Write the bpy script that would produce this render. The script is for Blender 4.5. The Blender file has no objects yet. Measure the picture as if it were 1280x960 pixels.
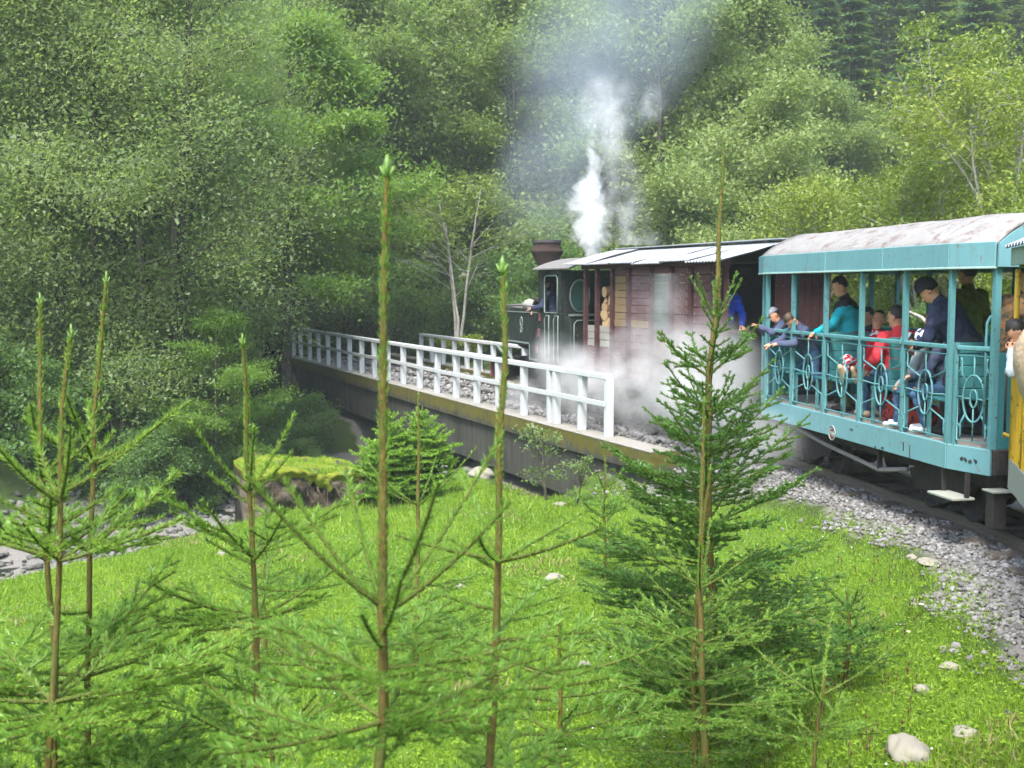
import bpy, math, random
import numpy as np
from mathutils import Vector, Matrix
R = math.radians
scene = bpy.context.scene
col = scene.collection

# ------------------------------------------------------------------ camera, sky, sun, exposure
H_EYE = 2.4
PITCH = 4.84
FPX = 1442.0
cam_d = bpy.data.cameras.new("camera")
cam_d.sensor_width = 36.0
cam_d.lens = FPX * 36.0 / 1280.0
cam_d.clip_end = 2000
cam_d.dof.use_dof = True
cam_d.dof.focus_distance = 13.0
cam_d.dof.aperture_fstop = 9.0
cam = bpy.data.objects.new("camera", cam_d)
cam.location = (0, 0, H_EYE)
cam.rotation_euler = (R(90 - PITCH), 0, 0)
col.objects.link(cam)
scene.camera = cam

world = bpy.data.worlds.new("World")
scene.world = world
world.use_nodes = True
wn = world.node_tree
wn.nodes.clear()
sky = wn.nodes.new("ShaderNodeTexSky")
sky.sky_type = 'NISHITA'
sky.sun_disc = False
SUN_EL, SUN_AZ = R(57), R(-163)          # azimuth clockwise from +Y
sky.sun_elevation = SUN_EL
sky.sun_rotation = SUN_AZ
sky.air_density = 1.0
sky.dust_density = 2.5
bgn = wn.nodes.new("ShaderNodeBackground")
bgn.inputs[1].default_value = 0.15
outn = wn.nodes.new("ShaderNodeOutputWorld")
wn.links.new(sky.outputs[0], bgn.inputs[0])
wn.links.new(bgn.outputs[0], outn.inputs[0])

sl = bpy.data.lights.new("sun", 'SUN')
sl.energy = 2.6
sl.angle = R(16)
sl.color = (1.0, 0.955, 0.87)
sun = bpy.data.objects.new("sun", sl)
sd = Vector((math.sin(SUN_AZ) * math.cos(SUN_EL), math.cos(SUN_AZ) * math.cos(SUN_EL), math.sin(SUN_EL)))
sun.rotation_euler = (-sd).to_track_quat('-Z', 'Y').to_euler()
sun.location = (0, 0, 60)
col.objects.link(sun)
scene.view_settings.view_transform = 'Standard'
scene.view_settings.look = 'None'
scene.view_settings.exposure = 1.9
scene.view_settings.gamma = 1.0
scene.view_settings.use_curve_mapping = False
cy = scene.cycles
cy.max_bounces = 8
cy.diffuse_bounces = 4
cy.glossy_bounces = 2
cy.transmission_bounces = 4
cy.transparent_max_bounces = 8
cy.volume_bounces = 5
cy.use_adaptive_sampling = True
cy.adaptive_threshold = 0.03
cy.use_denoising = True

# ------------------------------------------------------------------ projection helpers (used to place things at real depths)
def ray(px, py):
    a, b = (px - 640) / FPX, (480 - py) / FPX
    p = R(PITCH)
    return Vector((a, math.cos(p) + b * math.sin(p), -math.sin(p) + b * math.cos(p)))
def at(px, py, Y):
    r = ray(px, py)
    return Vector((0, 0, H_EYE)) + r * (Y / r.y)
def on_z(px, py, z):
    r = ray(px, py)
    return Vector((0, 0, H_EYE)) + r * ((z - H_EYE) / r.z)

# ------------------------------------------------------------------ object helpers
def tag(o, label=None, cat=None, group=None, kind=None):
    if label: o["label"] = label
    if cat: o["category"] = cat
    if group: o["group"] = group
    if kind: o["kind"] = kind
    return o
def empty(name, loc=(0, 0, 0), rz=0.0, label=None, cat=None, group=None):
    o = bpy.data.objects.new(name, None)
    o.location = loc
    o.rotation_euler = (0, 0, rz)
    o.empty_display_size = 0.1
    col.objects.link(o)
    return tag(o, label, cat, group)
def link(name, me, parent=None, mat=None):
    if mat is not None and not me.materials:
        me.materials.append(mat)
    o = bpy.data.objects.new(name, me)
    col.objects.link(o)
    if parent is not None: o.parent = parent
    return o
def copy_tree(o, kids, parent=None):
    c = o.copy()
    col.objects.link(c)
    if parent is not None: c.parent = parent
    for ch in kids.get(o.name, ()):
        copy_tree(ch, kids, c)
    return c
def kids_map():
    m = {}
    for ob in bpy.data.objects:
        if ob.parent: m.setdefault(ob.parent.name, []).append(ob)
    return m
def npmesh(name, V, F, tint=None, smooth=False, mat_idx=None):
    V = np.asarray(V, dtype=np.float32).reshape(-1, 3)
    F = np.asarray(F, dtype=np.int32)
    k = F.shape[1]
    me = bpy.data.meshes.new(name)
    me.vertices.add(len(V)); me.vertices.foreach_set("co", V.ravel())
    me.loops.add(F.size); me.loops.foreach_set("vertex_index", F.ravel())
    me.polygons.add(len(F))
    me.polygons.foreach_set("loop_start", np.arange(0, F.size, k, dtype=np.int32))
    me.polygons.foreach_set("loop_total", np.full(len(F), k, dtype=np.int32))
    if smooth: me.polygons.foreach_set("use_smooth", np.ones(len(F), dtype=bool))
    if mat_idx is not None: me.polygons.foreach_set("material_index", np.asarray(mat_idx, dtype=np.int32))
    if tint is not None:
        at_ = me.attributes.new("tint", 'FLOAT', 'POINT')
        at_.data.foreach_set("value", np.asarray(tint, dtype=np.float32))
    me.update(calc_edges=True)
    return me

class MB:
    """collects solids into one mesh"""
    def __init__(s): s.v = []; s.f = []; s.sm = []
    def add(s, vs, fs, smooth=False):
        n = len(s.v); s.v += [tuple(v) for v in vs]
        s.f += [tuple(i + n for i in f) for f in fs]; s.sm += [smooth] * len(fs)
    def box(s, lo, hi, M=None, bev=0.0):
        x0, y0, z0 = lo; x1, y1, z1 = hi
        if bev > 0:
            b = min(bev, (x1 - x0) * .45, (y1 - y0) * .45, (z1 - z0) * .45)
            vs = []; 
            # chamfered box: 24 verts
            X, Y, Z = (x0, x1), (y0, y1), (z0, z1)
            idx = {}
            for i in (0, 1):
                for j in (0, 1):
                    for k in (0, 1):
                        sx, sy, sz = (1 - 2 * i), (1 - 2 * j), (1 - 2 * k)
                        idx[i, j, k, 0] = len(vs); vs.append((X[i], Y[j] + sy * b, Z[k] + sz * b))
                        idx[i, j, k, 1] = len(vs); vs.append((X[i] + sx * b, Y[j], Z[k] + sz * b))
                        idx[i, j, k, 2] = len(vs); vs.append((X[i] + sx * b, Y[j] + sy * b, Z[k]))
            fs = []
            for i in (0, 1):
                fs.append([idx[i, 0, 0, 0], idx[i, 0, 1, 0], idx[i, 1, 1, 0], idx[i, 1, 0, 0]])
                fs.append([idx[0, i, 0, 1], idx[1, i, 0, 1], idx[1, i, 1, 1], idx[0, i, 1, 1]])
                fs.append([idx[0, 0, i, 2], idx[0, 1, i, 2], idx[1, 1, i, 2], idx[1, 0, i, 2]])
            for i in (0, 1):
                for j in (0, 1):
                    fs.append([idx[i, j, 0, 0], idx[i, j, 1, 0], idx[i, j, 1, 1], idx[i, j, 0, 1]])
                    fs.append([idx[i, 0, j, 0], idx[i, 1, j, 0], idx[i, 1, j, 2], idx[i, 0, j, 2]])
                    fs.append([idx[0, i, j, 1], idx[1, i, j, 1], idx[1, i, j, 2], idx[0, i, j, 2]])
                    for k in (0, 1):
                        fs.append([idx[i, j, k, 0], idx[i, j, k, 1], idx[i, j, k, 2]])
        else:
            vs = [(x0, y0, z0), (x1, y0, z0), (x1, y1, z0), (x0, y1, z0), (x0, y0, z1), (x1, y0, z1), (x1, y1, z1), (x0, y1, z1)]
            fs = [(0, 3, 2, 1), (4, 5, 6, 7), (0, 1, 5, 4), (1, 2, 6, 5), (2, 3, 7, 6), (3, 0, 4, 7)]
        if M is not None: vs = [M @ Vector(v) for v in vs]
        s.add(vs, fs)
    def beam(s, a, b, w, h, up=(0, 0, 1), bev=0.0):
        a, b = Vector(a), Vector(b); d = b - a; L = d.length
        if L < 1e-6: return
        y = d / L; x = y.cross(Vector(up))
        if x.length < 1e-4: x = y.cross(Vector((1, 0, 0)))
        x.normalize(); z = x.cross(y)
        M = Matrix(((x.x, y.x, z.x, a.x), (x.y, y.y, z.y, a.y), (x.z, y.z, z.z, a.z), (0, 0, 0, 1)))
        s.box((-w / 2, 0, -h / 2), (w / 2, L, h / 2), M, bev)
    def tube(s, pts, r, n=8, caps=True, closed=False, smooth=True):
        pts = [Vector(p) for p in pts]; m = len(pts)
        rs = r if isinstance(r, (list, tuple)) else [r] * m
        vs = []; fs = []
        prev = None
        for i, p in enumerate(pts):
            if closed: t = pts[(i + 1) % m] - pts[i - 1]
            else: t = pts[min(i + 1, m - 1)] - pts[max(i - 1, 0)]
            t.normalize()
            if prev is None:
                u = t.cross(Vector((0, 0, 1)))
                if u.length < 1e-3: u = t.cross(Vector((1, 0, 0)))
            else:
                u = prev - t * prev.dot(t)
            u.normalize(); prev = u; w = t.cross(u)
            for k in range(n):
                a = 2 * math.pi * k / n
                vs.append(p + (u * math.cos(a) + w * math.sin(a)) * rs[i])
        for i in range(m if closed else m - 1):
            j = (i + 1) % m
            for k in range(n):
                fs.append((i * n + k, i * n + (k + 1) % n, j * n + (k + 1) % n, j * n + k))
        if caps and not closed:
            fs.append(tuple(range(n))[::-1]); fs.append(tuple((m - 1) * n + k for k in range(n)))
        s.add(vs, fs, smooth)
    def lathe(s, prof, n=20, M=None, smooth=True):
        vs = []; fs = []
        for (r, z) in prof:
            for k in range(n):
                a = 2 * math.pi * k / n; vs.append(Vector((r * math.cos(a), r * math.sin(a), z)))
        m = len(prof)
        for i in range(m - 1):
            for k in range(n):
                fs.append((i * n + k, i * n + (k + 1) % n, (i + 1) * n + (k + 1) % n, (i + 1) * n + k))
        fs.append(tuple(range(n))[::-1]); fs.append(tuple((m - 1) * n + k for k in range(n)))
        if M is not None: vs = [M @ v for v in vs]
        s.add(vs, fs, smooth)
    def prism(s, outline, axis, a, b, M=None):
        """outline: 2D points; axis 'x','y','z' extruded from a to b"""
        def p3(p, t):
            return {'x': (t, p[0], p[1]), 'y': (p[0], t, p[1]), 'z': (p[0], p[1], t)}[axis]
        n = len(outline)
        vs = [p3(p, a) for p in outline] + [p3(p, b) for p in outline]
        fs = [tuple(range(n))[::-1], tuple(range(n, 2 * n))] + [(i, (i + 1) % n, n + (i + 1) % n, n + i) for i in range(n)]
        if M is not None: vs = [M @ Vector(v) for v in vs]
        s.add(vs, fs)
    def mesh(s, name):
        me = bpy.data.meshes.new(name)
        me.from_pydata(s.v, [], s.f)
        me.polygons.foreach_set("use_smooth", s.sm)
        import bmesh
        bm = bmesh.new(); bm.from_mesh(me)
        bmesh.ops.recalc_face_normals(bm, faces=bm.faces)
        bm.to_mesh(me); bm.free()
        me.update()
        return me
    def build(s, name, mat, parent=None):
        return link(name, s.mesh(name), parent, mat)

# ------------------------------------------------------------------ materials
def lin(c):
    return tuple(((x / 12.92) if x <= 0.04045 else ((x + 0.055) / 1.055) ** 2.4) for x in c)
def hexc(h):
    h = h.lstrip('#'); return lin(tuple(int(h[i:i + 2], 16) / 255 for i in (0, 2, 4)))
class NT:
    def __init__(s, name):
        s.m = bpy.data.materials.new(name); s.m.use_nodes = True
        s.t = s.m.node_tree; s.t.nodes.clear()
        s.out = s.n("ShaderNodeOutputMaterial")
    def n(s, typ, **kw):
        nd = s.t.nodes.new(typ)
        for k, v in kw.items(): setattr(nd, k, v)
        return nd
    def set(s, sock, v):
        if hasattr(v, 'is_output') or isinstance(v, bpy.types.NodeSocket): s.t.links.new(v, sock)
        elif isinstance(v, (tuple, list)) and len(v) == 3 and sock.type == 'RGBA': sock.default_value = (*v, 1)
        else: sock.default_value = v
    def math(s, op, a, b=0.0, c=0.0, clamp=False):
        nd = s.n("ShaderNodeMath", operation=op, use_clamp=clamp)
        s.set(nd.inputs[0], a); s.set(nd.inputs[1], b)
        if op in ('MULTIPLY_ADD', 'SMOOTH_MIN', 'COMPARE'): s.set(nd.inputs[2], c)
        return nd.outputs[0]
    def noise(s, vec, scale, detail=4, rough=.55, dist=0.0):
        nd = s.n("ShaderNodeTexNoise"); s.set(nd.inputs['Vector'], vec)
        nd.inputs['Scale'].default_value = scale; nd.inputs['Detail'].default_value = detail
        nd.inputs['Roughness'].default_value = rough; nd.inputs['Distortion'].default_value = dist
        return nd.outputs['Fac']
    def ramp(s, fac, stops, interp='LINEAR'):
        nd = s.n("ShaderNodeValToRGB"); nd.color_ramp.interpolation = interp
        el = nd.color_ramp.elements
        while len(el) < len(stops): el.new(0.5)
        for e, (p, c) in zip(el, stops):
            e.position = p
            e.color = (*c, 1) if isinstance(c, (tuple, list)) else (c, c, c, 1)
        s.set(nd.inputs[0], fac); return nd.outputs[0]
    def mix(s, f, a, b, mode='MIX'):
        nd = s.n("ShaderNodeMix", data_type='RGBA', blend_type=mode)
        s.set(nd.inputs[0], f); s.set(nd.inputs[6], a); s.set(nd.inputs[7], b)
        return nd.outputs[2]
    def obj(s): return s.n("ShaderNodeTexCoord").outputs['Object']
    def pos(s): return s.n("ShaderNodeNewGeometry").outputs['Position']
    def scaled(s, vec, sc):
        nd = s.n("ShaderNodeMapping"); s.set(nd.inputs[0], vec); nd.inputs['Scale'].default_value = sc
        return nd.outputs[0]
    def bump(s, h, strength=.3, dist=.01):
        nd = s.n("ShaderNodeBump"); s.set(nd.inputs['Height'], h)
        nd.inputs['Strength'].default_value = strength; nd.inputs['Distance'].default_value = dist
        return nd.outputs[0]
    def bsdf(s, base, rough=.6, metal=0.0, normal=None, spec=.4, **kw):
        nd = s.n("ShaderNodeBsdfPrincipled")
        s.set(nd.inputs['Base Color'], base); s.set(nd.inputs['Roughness'], rough); s.set(nd.inputs['Metallic'], metal)
        nd.inputs['Specular IOR Level'].default_value = spec
        if normal is not None: s.t.links.new(normal, nd.inputs['Normal'])
        s.t.links.new(nd.outputs[0], s.out.inputs[0])
        return nd

def paint(name, base, wear=(.12, .07, .04), amt=.35, dirt=(.06, .05, .04), rough=.45, scale=1.0, metal=0.0, streak=True, dirt_amt=.35):
    """painted or plain surface: mottled colour, chipped spots, grime streaks"""
    m = NT(name); o = m.obj()
    big = m.noise(o, 2.2 * scale, 5)
    c = m.mix(m.math('MULTIPLY', big, .55), tuple(x * .82 for x in base), tuple(min(1, x * 1.16) for x in base))
    chips = m.ramp(m.noise(o, 14 * scale, 8, .72), [(.5 + (1 - amt) * .16, 0.0), (.54 + (1 - amt) * .18, 1.0)])
    c = m.mix(chips, c, wear)
    st = m.noise(m.scaled(o, (9 * scale, 9 * scale, 1.1 * scale)) if streak else o, 1.6, 6, .65)
    c = m.mix(m.math('MULTIPLY', m.ramp(st, [(.5, 0.0), (.75, 1.0)]), dirt_amt), c, dirt)
    nz = m.bump(m.math('ADD', m.noise(o, 30 * scale, 5), m.math('MULTIPLY', chips, -.4)), .25, .004)
    rg = m.math('MULTIPLY_ADD', m.noise(o, 8 * scale, 4), .3, rough)
    m.bsdf(c, rg, metal, nz)
    return m.m
def cloth(name, base, scale=1.0, rough=.85, alt=None):
    m = NT(name); o = m.obj()
    f = m.noise(o, 6 * scale, 4)
    c = m.mix(f, tuple(x * .7 for x in base), tuple(min(1, x * 1.25) for x in base))
    if alt is not None:
        c = m.mix(m.ramp(m.noise(o, 16 * scale, 2), [(.5, 0.0), (.53, 1.0)]), c, alt)
    m.bsdf(c, rough, 0, m.bump(m.noise(o, 11 * scale, 5, .6, .6), .7, .02), .2)
    return m.m
def plain(name, base, rough=.6, metal=0.0, n=.12, scale=10):
    m = NT(name); o = m.obj()
    f = m.noise(o, scale, 4)
    c = m.mix(f, tuple(x * (1 - n) for x in base), tuple(min(1, x * (1 + n)) for x in base))
    m.bsdf(c, rough, metal, m.bump(m.noise(o, scale * 4, 4), .2, .003))
    return m.m
def leafmat(name, stops, trans=.35, rough=.5, posnoise=.4, obrand=.25, spec=.35):
    """leaf colour runs along a ramp by each leaf's own tint, by branch-sized drift and from tree to tree"""
    m = NT(name)
    a = m.n("ShaderNodeAttribute", attribute_name="tint").outputs['Fac']
    oi = m.n("ShaderNodeObjectInfo").outputs['Random']
    nz = m.noise(m.pos(), .55, 3)
    f = m.math('ADD', m.math('MULTIPLY', a, 1 - posnoise - obrand), m.math('ADD', m.math('MULTIPLY', nz, posnoise), m.math('MULTIPLY', oi, obrand)))
    c = m.ramp(f, stops)
    p = m.n("ShaderNodeBsdfPrincipled")
    m.set(p.inputs['Base Color'], c); p.inputs['Roughness'].default_value = rough
    p.inputs['Specular IOR Level'].default_value = spec
    t = m.n("ShaderNodeBsdfTranslucent")
    m.set(t.inputs[0], m.mix(.5, c, (.35, .5, .06), 'MIX'))
    mx = m.n("ShaderNodeMixShader"); mx.inputs[0].default_value = trans
    m.t.links.new(p.outputs[0], mx.inputs[1]); m.t.links.new(t.outputs[0], mx.inputs[2])
    m.t.links.new(mx.outputs[0], m.out.inputs[0])
    return m.m
def barkmat(name, a, b, moss=None, scale=1.0):
    m = NT(name); o = m.obj()
    f = m.noise(m.scaled(o, (12 * scale, 12 * scale, 3 * scale)), 2, 6, .65)
    c = m.mix(m.ramp(f, [(.35, 0.0), (.65, 1.0)]), a, b)
    if moss: c = m.mix(m.ramp(m.noise(o, 1.5 * scale, 4), [(.5, 0.0), (.62, .8)]), c, moss)
    m.bsdf(c, .85, 0, m.bump(f, .6, .02), .2)
    return m.m

M_ = {}
TEAL = hexc('#63aeb0')
M_['teal'] = paint('turquoise_paint', hexc('#64939a'), wear=(.16, .09, .05), amt=.38, dirt=(.10, .13, .11), rough=.38)
M_['teal_post'] = paint('turquoise_post_paint', hexc('#4f8388'), wear=(.05, .06, .05), amt=.5, dirt=(.04, .08, .08), rough=.42)
M_['teal_dark'] = paint('turquoise_bench_paint', hexc('#2f7478'), wear=(.04, .05, .05), amt=.4, dirt=(.03, .06, .06), rough=.6)
M_['lip'] = paint('pale_edge_paint', hexc('#93aeab'), wear=(.2, .16, .10), amt=.4, rough=.5)
M_['yellow'] = paint('yellow_paint', hexc('#c9a21c'), wear=(.10, .05, .02), amt=.5, dirt=(.12, .08, .03), rough=.4)
M_['greywood'] = paint('grey_weathered_board', hexc('#8d9188'), wear=(.2, .16, .12), amt=.3, dirt=(.12, .11, .1), rough=.75)
M_['fasciagrey'] = paint('grey_green_board', hexc('#93a698'), wear=(.2, .15, .1), amt=.4, rough=.6)
M_['white'] = paint('white_railing_paint', (.46, .48, .50), wear=(.25, .30, .27), amt=.30, dirt=(.33, .33, .30), rough=.5, scale=1.6, dirt_amt=.45)
M_['black'] = paint('sooty_black_metal', (.03, .03, .032), wear=(.09, .05, .03), amt=.5, dirt=(.07, .06, .05), rough=.6)
M_['iron'] = paint('dark_underframe_iron', (.018, .017, .017), wear=(.05, .03, .02), amt=.6, dirt=(.10, .085, .07), rough=.7)  # base colour darkened to deepen the shade under the cars
M_['pipe'] = paint('grey_iron_pipe', (.16, .155, .15), wear=(.13, .08, .05), amt=.5, dirt=(.06, .05, .04), rough=.6)
M_['steel'] = plain('worn_rail_steel', (.28, .25, .22), .35, .8)
M_['locogreen'] = paint('locomotive_green_paint', hexc('#1b2421'), wear=(.055, .055, .055), amt=.55, dirt=(.03, .03, .03), rough=.4, dirt_amt=.6)
M_['locoline'] = paint('pale_grey_lining', hexc('#6d7b76'), wear=(.05, .08, .07), amt=.6, rough=.5)
M_['maroon'] = paint('faded_red_plate', hexc('#6d3f45'), wear=(.2, .15, .14), amt=.5, rough=.6)
M_['rusty'] = paint('rusty_iron', hexc('#36251f'), wear=(.02, .018, .018), amt=.9, dirt=(.055, .026, .018), rough=.8, streak=False, dirt_amt=.7)
M_['wagonplank'] = paint('faded_pink_plank', hexc('#513638'), wear=(.17, .11, .10), amt=.5, dirt=(.16, .09, .09), rough=.85, scale=1.3)
M_['bareplank'] = paint('bare_yellow_plank', hexc('#6d5a3e'), wear=(.2, .13, .08), amt=.4, dirt=(.2, .13, .08), rough=.85, scale=1.3)
M_['wagonpost'] = paint('dark_red_timber', hexc('#3c2224'), wear=(.16, .09, .08), amt=.4, dirt=(.04, .02, .02), rough=.8)
M_['greyplank'] = paint('grey_inner_plank', hexc('#85827b'), wear=(.12, .1, .09), amt=.4, rough=.85)
M_['wagondoor'] = paint('dull_green_shutter', hexc('#33443f'), wear=(.1, .1, .1), amt=.4, rough=.7)
M_['tin'] = paint('galvanised_roof_sheet', (.30, .315, .34), wear=(.11, .27, .27), amt=.5, dirt=(.16, .16, .17), rough=.42, metal=.25, streak=False, dirt_amt=.7)
M_['logend'] = plain('cut_wood_end', hexc('#a98d68'), .8, 0, .25, 14)
M_['logbark'] = plain('firewood_bark', hexc('#7a5f45'), .9, 0, .35, 16)
M_['glassdk'] = plain('dusty_green_glass', (.05, .12, .10), .12, 0, .3, 5)
M_['skin'] = plain('skin', hexc('#c08a6e'), .5, 0, .08, 8)
M_['skinpale'] = plain('pale_skin', hexc('#d3a58c'), .5, 0, .08, 8)
M_['hairdk'] = plain('dark_hair', (.018, .014, .012), .55, 0, .4, 60)
M_['hairbr'] = plain('brown_hair', (.045, .026, .015), .6, 0, .4, 60)
M_['eye'] = plain('eye_dark', (.01, .01, .01), .2)
M_['lips'] = plain('lips', (.30, .12, .10), .5)
def roofmat():
    m = NT('weathered_canvas_roof'); o = m.obj()
    c = m.mix(m.noise(o, 3, 6), hexc('#6f6d6b'), hexc('#949391'))
    c = m.mix(m.ramp(m.noise(o, 6, 9, .72, .4), [(.50, 0.0), (.64, .9)]), c, hexc('#5e4c46'))
    c = m.mix(m.ramp(m.noise(m.scaled(o, (1, .6, 1)), 11, 8, .75), [(.58, 0.0), (.66, .9)]), c, hexc('#6d7f7e'))
    m.bsdf(c, .75, 0, m.bump(m.noise(o, 9, 8, .7), .7, .02), .3)
    return m.m
M_['roof'] = roofmat()
def concmat():
    m = NT('mossy_concrete'); o = m.obj()
    c = m.mix(m.noise(o, 1.2, 8, .65), (.036, .037, .032), (.085, .084, .073))
    c = m.mix(m.ramp(m.noise(m.scaled(o, (2.6, 2.6, .45)), 1.5, 7, .7), [(.42, 0.0), (.66, .85)]), c, (.022, .024, .018))
    z = m.n("ShaderNodeSeparateXYZ"); m.t.links.new(o, z.inputs[0])
    top = m.ramp(m.math('ADD', z.outputs[2], m.math('MULTIPLY', m.noise(o, 5, 6, .7), .55)), [(-.0, 0.0), (.12, 1.0)])
    c = m.mix(m.math('MULTIPLY', top, m.ramp(m.noise(o, 5, 6, .7), [(.3, .3), (.55, 1.0)])), c, m.mix(m.noise(o, 9, 4), (.05, .055, .012), (.14, .12, .02)))
    m.bsdf(c, .9, 0, m.bump(m.noise(o, 14, 9, .7), .5, .02), .2)
    return m.m
M_['concrete'] = concmat()
M_['deck'] = paint('pale_deck_concrete', (.25, .24, .22), wear=(.16, .15, .12), amt=.6, dirt=(.14, .15, .08), rough=.9, streak=False, dirt_amt=.7)
def stonemat(name, a, b, cc):
    m = NT(name)
    t = m.n("ShaderNodeAttribute", attribute_name="tint").outputs['Fac']
    c = m.ramp(t, [(0, a), (.5, b), (1, cc)])
    c = m.mix(m.math('MULTIPLY', m.noise(m.pos(), 30, 5, .7), .5), c, (.06, .06, .055))
    m.bsdf(c, .85, 0, m.bump(m.noise(m.pos(), 60, 5), .5, .005), .3)
    return m.m
M_['stones'] = stonemat('crushed_stone', (.11, .105, .10), (.18, .178, .172), (.29, .29, .295))
M_['wetstones'] = stonemat('dull_river_stone', (.055, .055, .05), (.10, .10, .092), (.17, .168, .155))
M_['boulder'] = paint('pale_boulder', (.24, .225, .19), wear=(.22, .23, .15), amt=.5, dirt=(.18, .19, .12), rough=.9, streak=False, dirt_amt=.5)
M_['deadwood'] = barkmat('silver_dead_wood', (.22, .21, .19), (.42, .41, .38))
M_['bark'] = barkmat('grey_brown_bark', (.035, .032, .026), (.095, .088, .07), moss=(.06, .075, .03))
M_['barkpale'] = barkmat('pale_grey_bark', (.16, .15, .13), (.34, .33, .30))
M_['sprucebark'] = barkmat('brown_spruce_stem', (.075, .055, .018), (.15, .12, .03), moss=(.09, .11, .025), scale=6)
M_['twig'] = barkmat('green_brown_twig', (.07, .085, .02), (.12, .14, .03), scale=8)
M_['alder'] = leafmat('alder_leaves', [(.15, (.080, .13, .050)), (.38, (.14, .205, .082)), (.58, (.205, .27, .125)), (.80, (.28, .335, .18))], .6, .5, spec=.3)
M_['alderdk'] = leafmat('dark_understory_leaves', [(.15, (.04, .09, .03)), (.5, (.075, .16, .045)), (.85, (.14, .23, .08))], .5)
M_['greenleaf'] = leafmat('fresh_green_leaves', [(.15, (.06, .13, .02)), (.5, (.12, .23, .035)), (.85, (.22, .33, .07))], .5)
M_['farleaf'] = leafmat('mixed_wood_leaves', [(.15, (.07, .12, .032)), (.40, (.14, .21, .060)), (.64, (.21, .28, .095)), (.88, (.31, .36, .15))], .5, .5, obrand=.35, posnoise=.3, spec=.3)
M_['yellowleaf'] = leafmat('autumn_tinged_leaves', [(.12, (.06, .095, .015)), (.5, (.15, .22, .03)), (.82, (.28, .29, .04)), (1.0, (.42, .28, .04))], .40)
M_['conifer'] = leafmat('far_conifer_needles', [(.15, (.035, .095, .038)), (.5, (.060, .15, .050)), (.9, (.12, .22, .07))], .25, obrand=.3)
M_['needles'] = leafmat('spruce_needles', [(.10, (.050, .13, .026)), (.45, (.10, .225, .034)), (.75, (.18, .32, .042)), (1.0, (.29, .41, .06))], .40, .42, posnoise=.15, obrand=.2)
M_['needlesdk'] = leafmat('dark_spruce_needles', [(.10, (.028, .090, .022)), (.5, (.058, .155, .028)), (.8, (.11, .23, .038)), (1.0, (.20, .33, .05))], .32, .42, posnoise=.15, obrand=.1)
M_['needlesbright'] = leafmat('bright_young_needles', [(.1, (.13, .26, .03)), (.5, (.21, .38, .05)), (.9, (.32, .50, .09))], .5, .45, posnoise=.15, obrand=.1)
M_['budgreen'] = plain('fresh_bud', (.11, .20, .04), .5, 0, .2, 30)
M_['grass'] = leafmat('meadow_grass', [(.10, (.085, .165, .012)), (.45, (.16, .28, .022)), (.8, (.26, .38, .035)), (1.0, (.36, .38, .08))], .45, .5, posnoise=.35, obrand=0)
def groundmat():
    m = NT('ground_soil_and_turf'); p = m.pos()
    zone = m.n("ShaderNodeAttribute", attribute_name="zone").outputs['Fac']      # 0 turf, .5 wood floor, 1 ballast dirt
    turf = m.mix(m.noise(p, 2.0, 6), (.05, .11, .012), (.10, .17, .022))
    turf = m.mix(m.ramp(m.noise(p, 5, 6, .7), [(.58, 0.0), (.68, .7)]), turf, (.10, .085, .04))
    wood = m.mix(m.noise(p, 1.3, 7), (.022, .045, .012), (.06, .085, .025))
    dirt = m.mix(m.noise(p, 9, 7, .7), (.09, .085, .075), (.24, .23, .215))
    c = m.mix(m.ramp(zone, [(.1, 0.0), (.4, 1.0)]), turf, wood)
    c = m.mix(m.ramp(zone, [(.6, 0.0), (.9, 1.0)]), c, dirt)
    m.bsdf(c, .95, 0, m.bump(m.noise(p, 20, 7, .7), .6, .03), .15)
    return m.m
M_['ground'] = groundmat()
# ------------------------------------------------------------------ where the railway runs
DB = Vector((-.389, .921, 0)).normalized()      # along the bridge, away from the camera
NB = Vector((DB.y, -DB.x, 0))                   # to the right of it
BP0 = Vector((3.175, 18.67, 0))                 # a point of the bridge centre line
BROT = math.atan2(-DB.x, DB.y)
DC = Vector((-.1742, .9847, 0)); NC = Vector((.9847, .1742, 0)); CP0 = Vector((5.205, 11.365, 0))
CROT = math.atan2(.1742, .9847)
DY = Vector((.267, .9637, 0)); NY = Vector((.9637, -.267, 0)); YP0 = Vector((4.45, 10.2, 0)) + NY * .95
YROT = math.atan2(-.267, .9637)
def bpt(s, n, z=0.0): return BP0 + DB * s + NB * n + Vector((0, 0, z))
track_pts = [(-3.5, -6), (-.2, -2.5), (1.9, 1.0), (3.0, 3.9), (4.1, 6.6), (4.85, 8.6), (5.18, 9.9), (5.22, 11.3), (4.95, 12.9), (4.62, 14.7), (4.25, 16.2), (3.85, 17.1), (3.175, 18.67)]
track_pts += [tuple(bpt(s, 0).xy) for s in (4, 10, 16, 22, 26)]
track_pts += [tuple((bpt(26, 0) + Vector((-.62, .78, 0)) * t).xy) for t in (6, 12)] + [(-20, 62)]
def smooth_poly(pts, it=2):
    pts = [np.array(p, float) for p in pts]
    for _ in range(it):
        q = [pts[0]]
        for a, b in zip(pts[:-1], pts[1:]): q += [a * .75 + b * .25, a * .25 + b * .75]
        pts = q + [pts[-1]]
    return np.array(pts)
TR = smooth_poly(track_pts)
def dist_poly(P, X, Y):
    """distance and signed side (positive: right of the travel direction)"""
    best = np.full(X.shape, 1e9); side = np.zeros(X.shape)
    for a, b in zip(P[:-1], P[1:]):
        d = b - a; L2 = d @ d
        t = np.clip(((X - a[0]) * d[0] + (Y - a[1]) * d[1]) / L2, 0, 1)
        ex, ey = X - a[0] - t * d[0], Y - a[1] - t * d[1]
        q = np.hypot(ex, ey); m = q < best
        best = np.where(m, q, best); side = np.where(m, np.sign(ex * d[1] - ey * d[0]), side)
    return best, side
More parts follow.
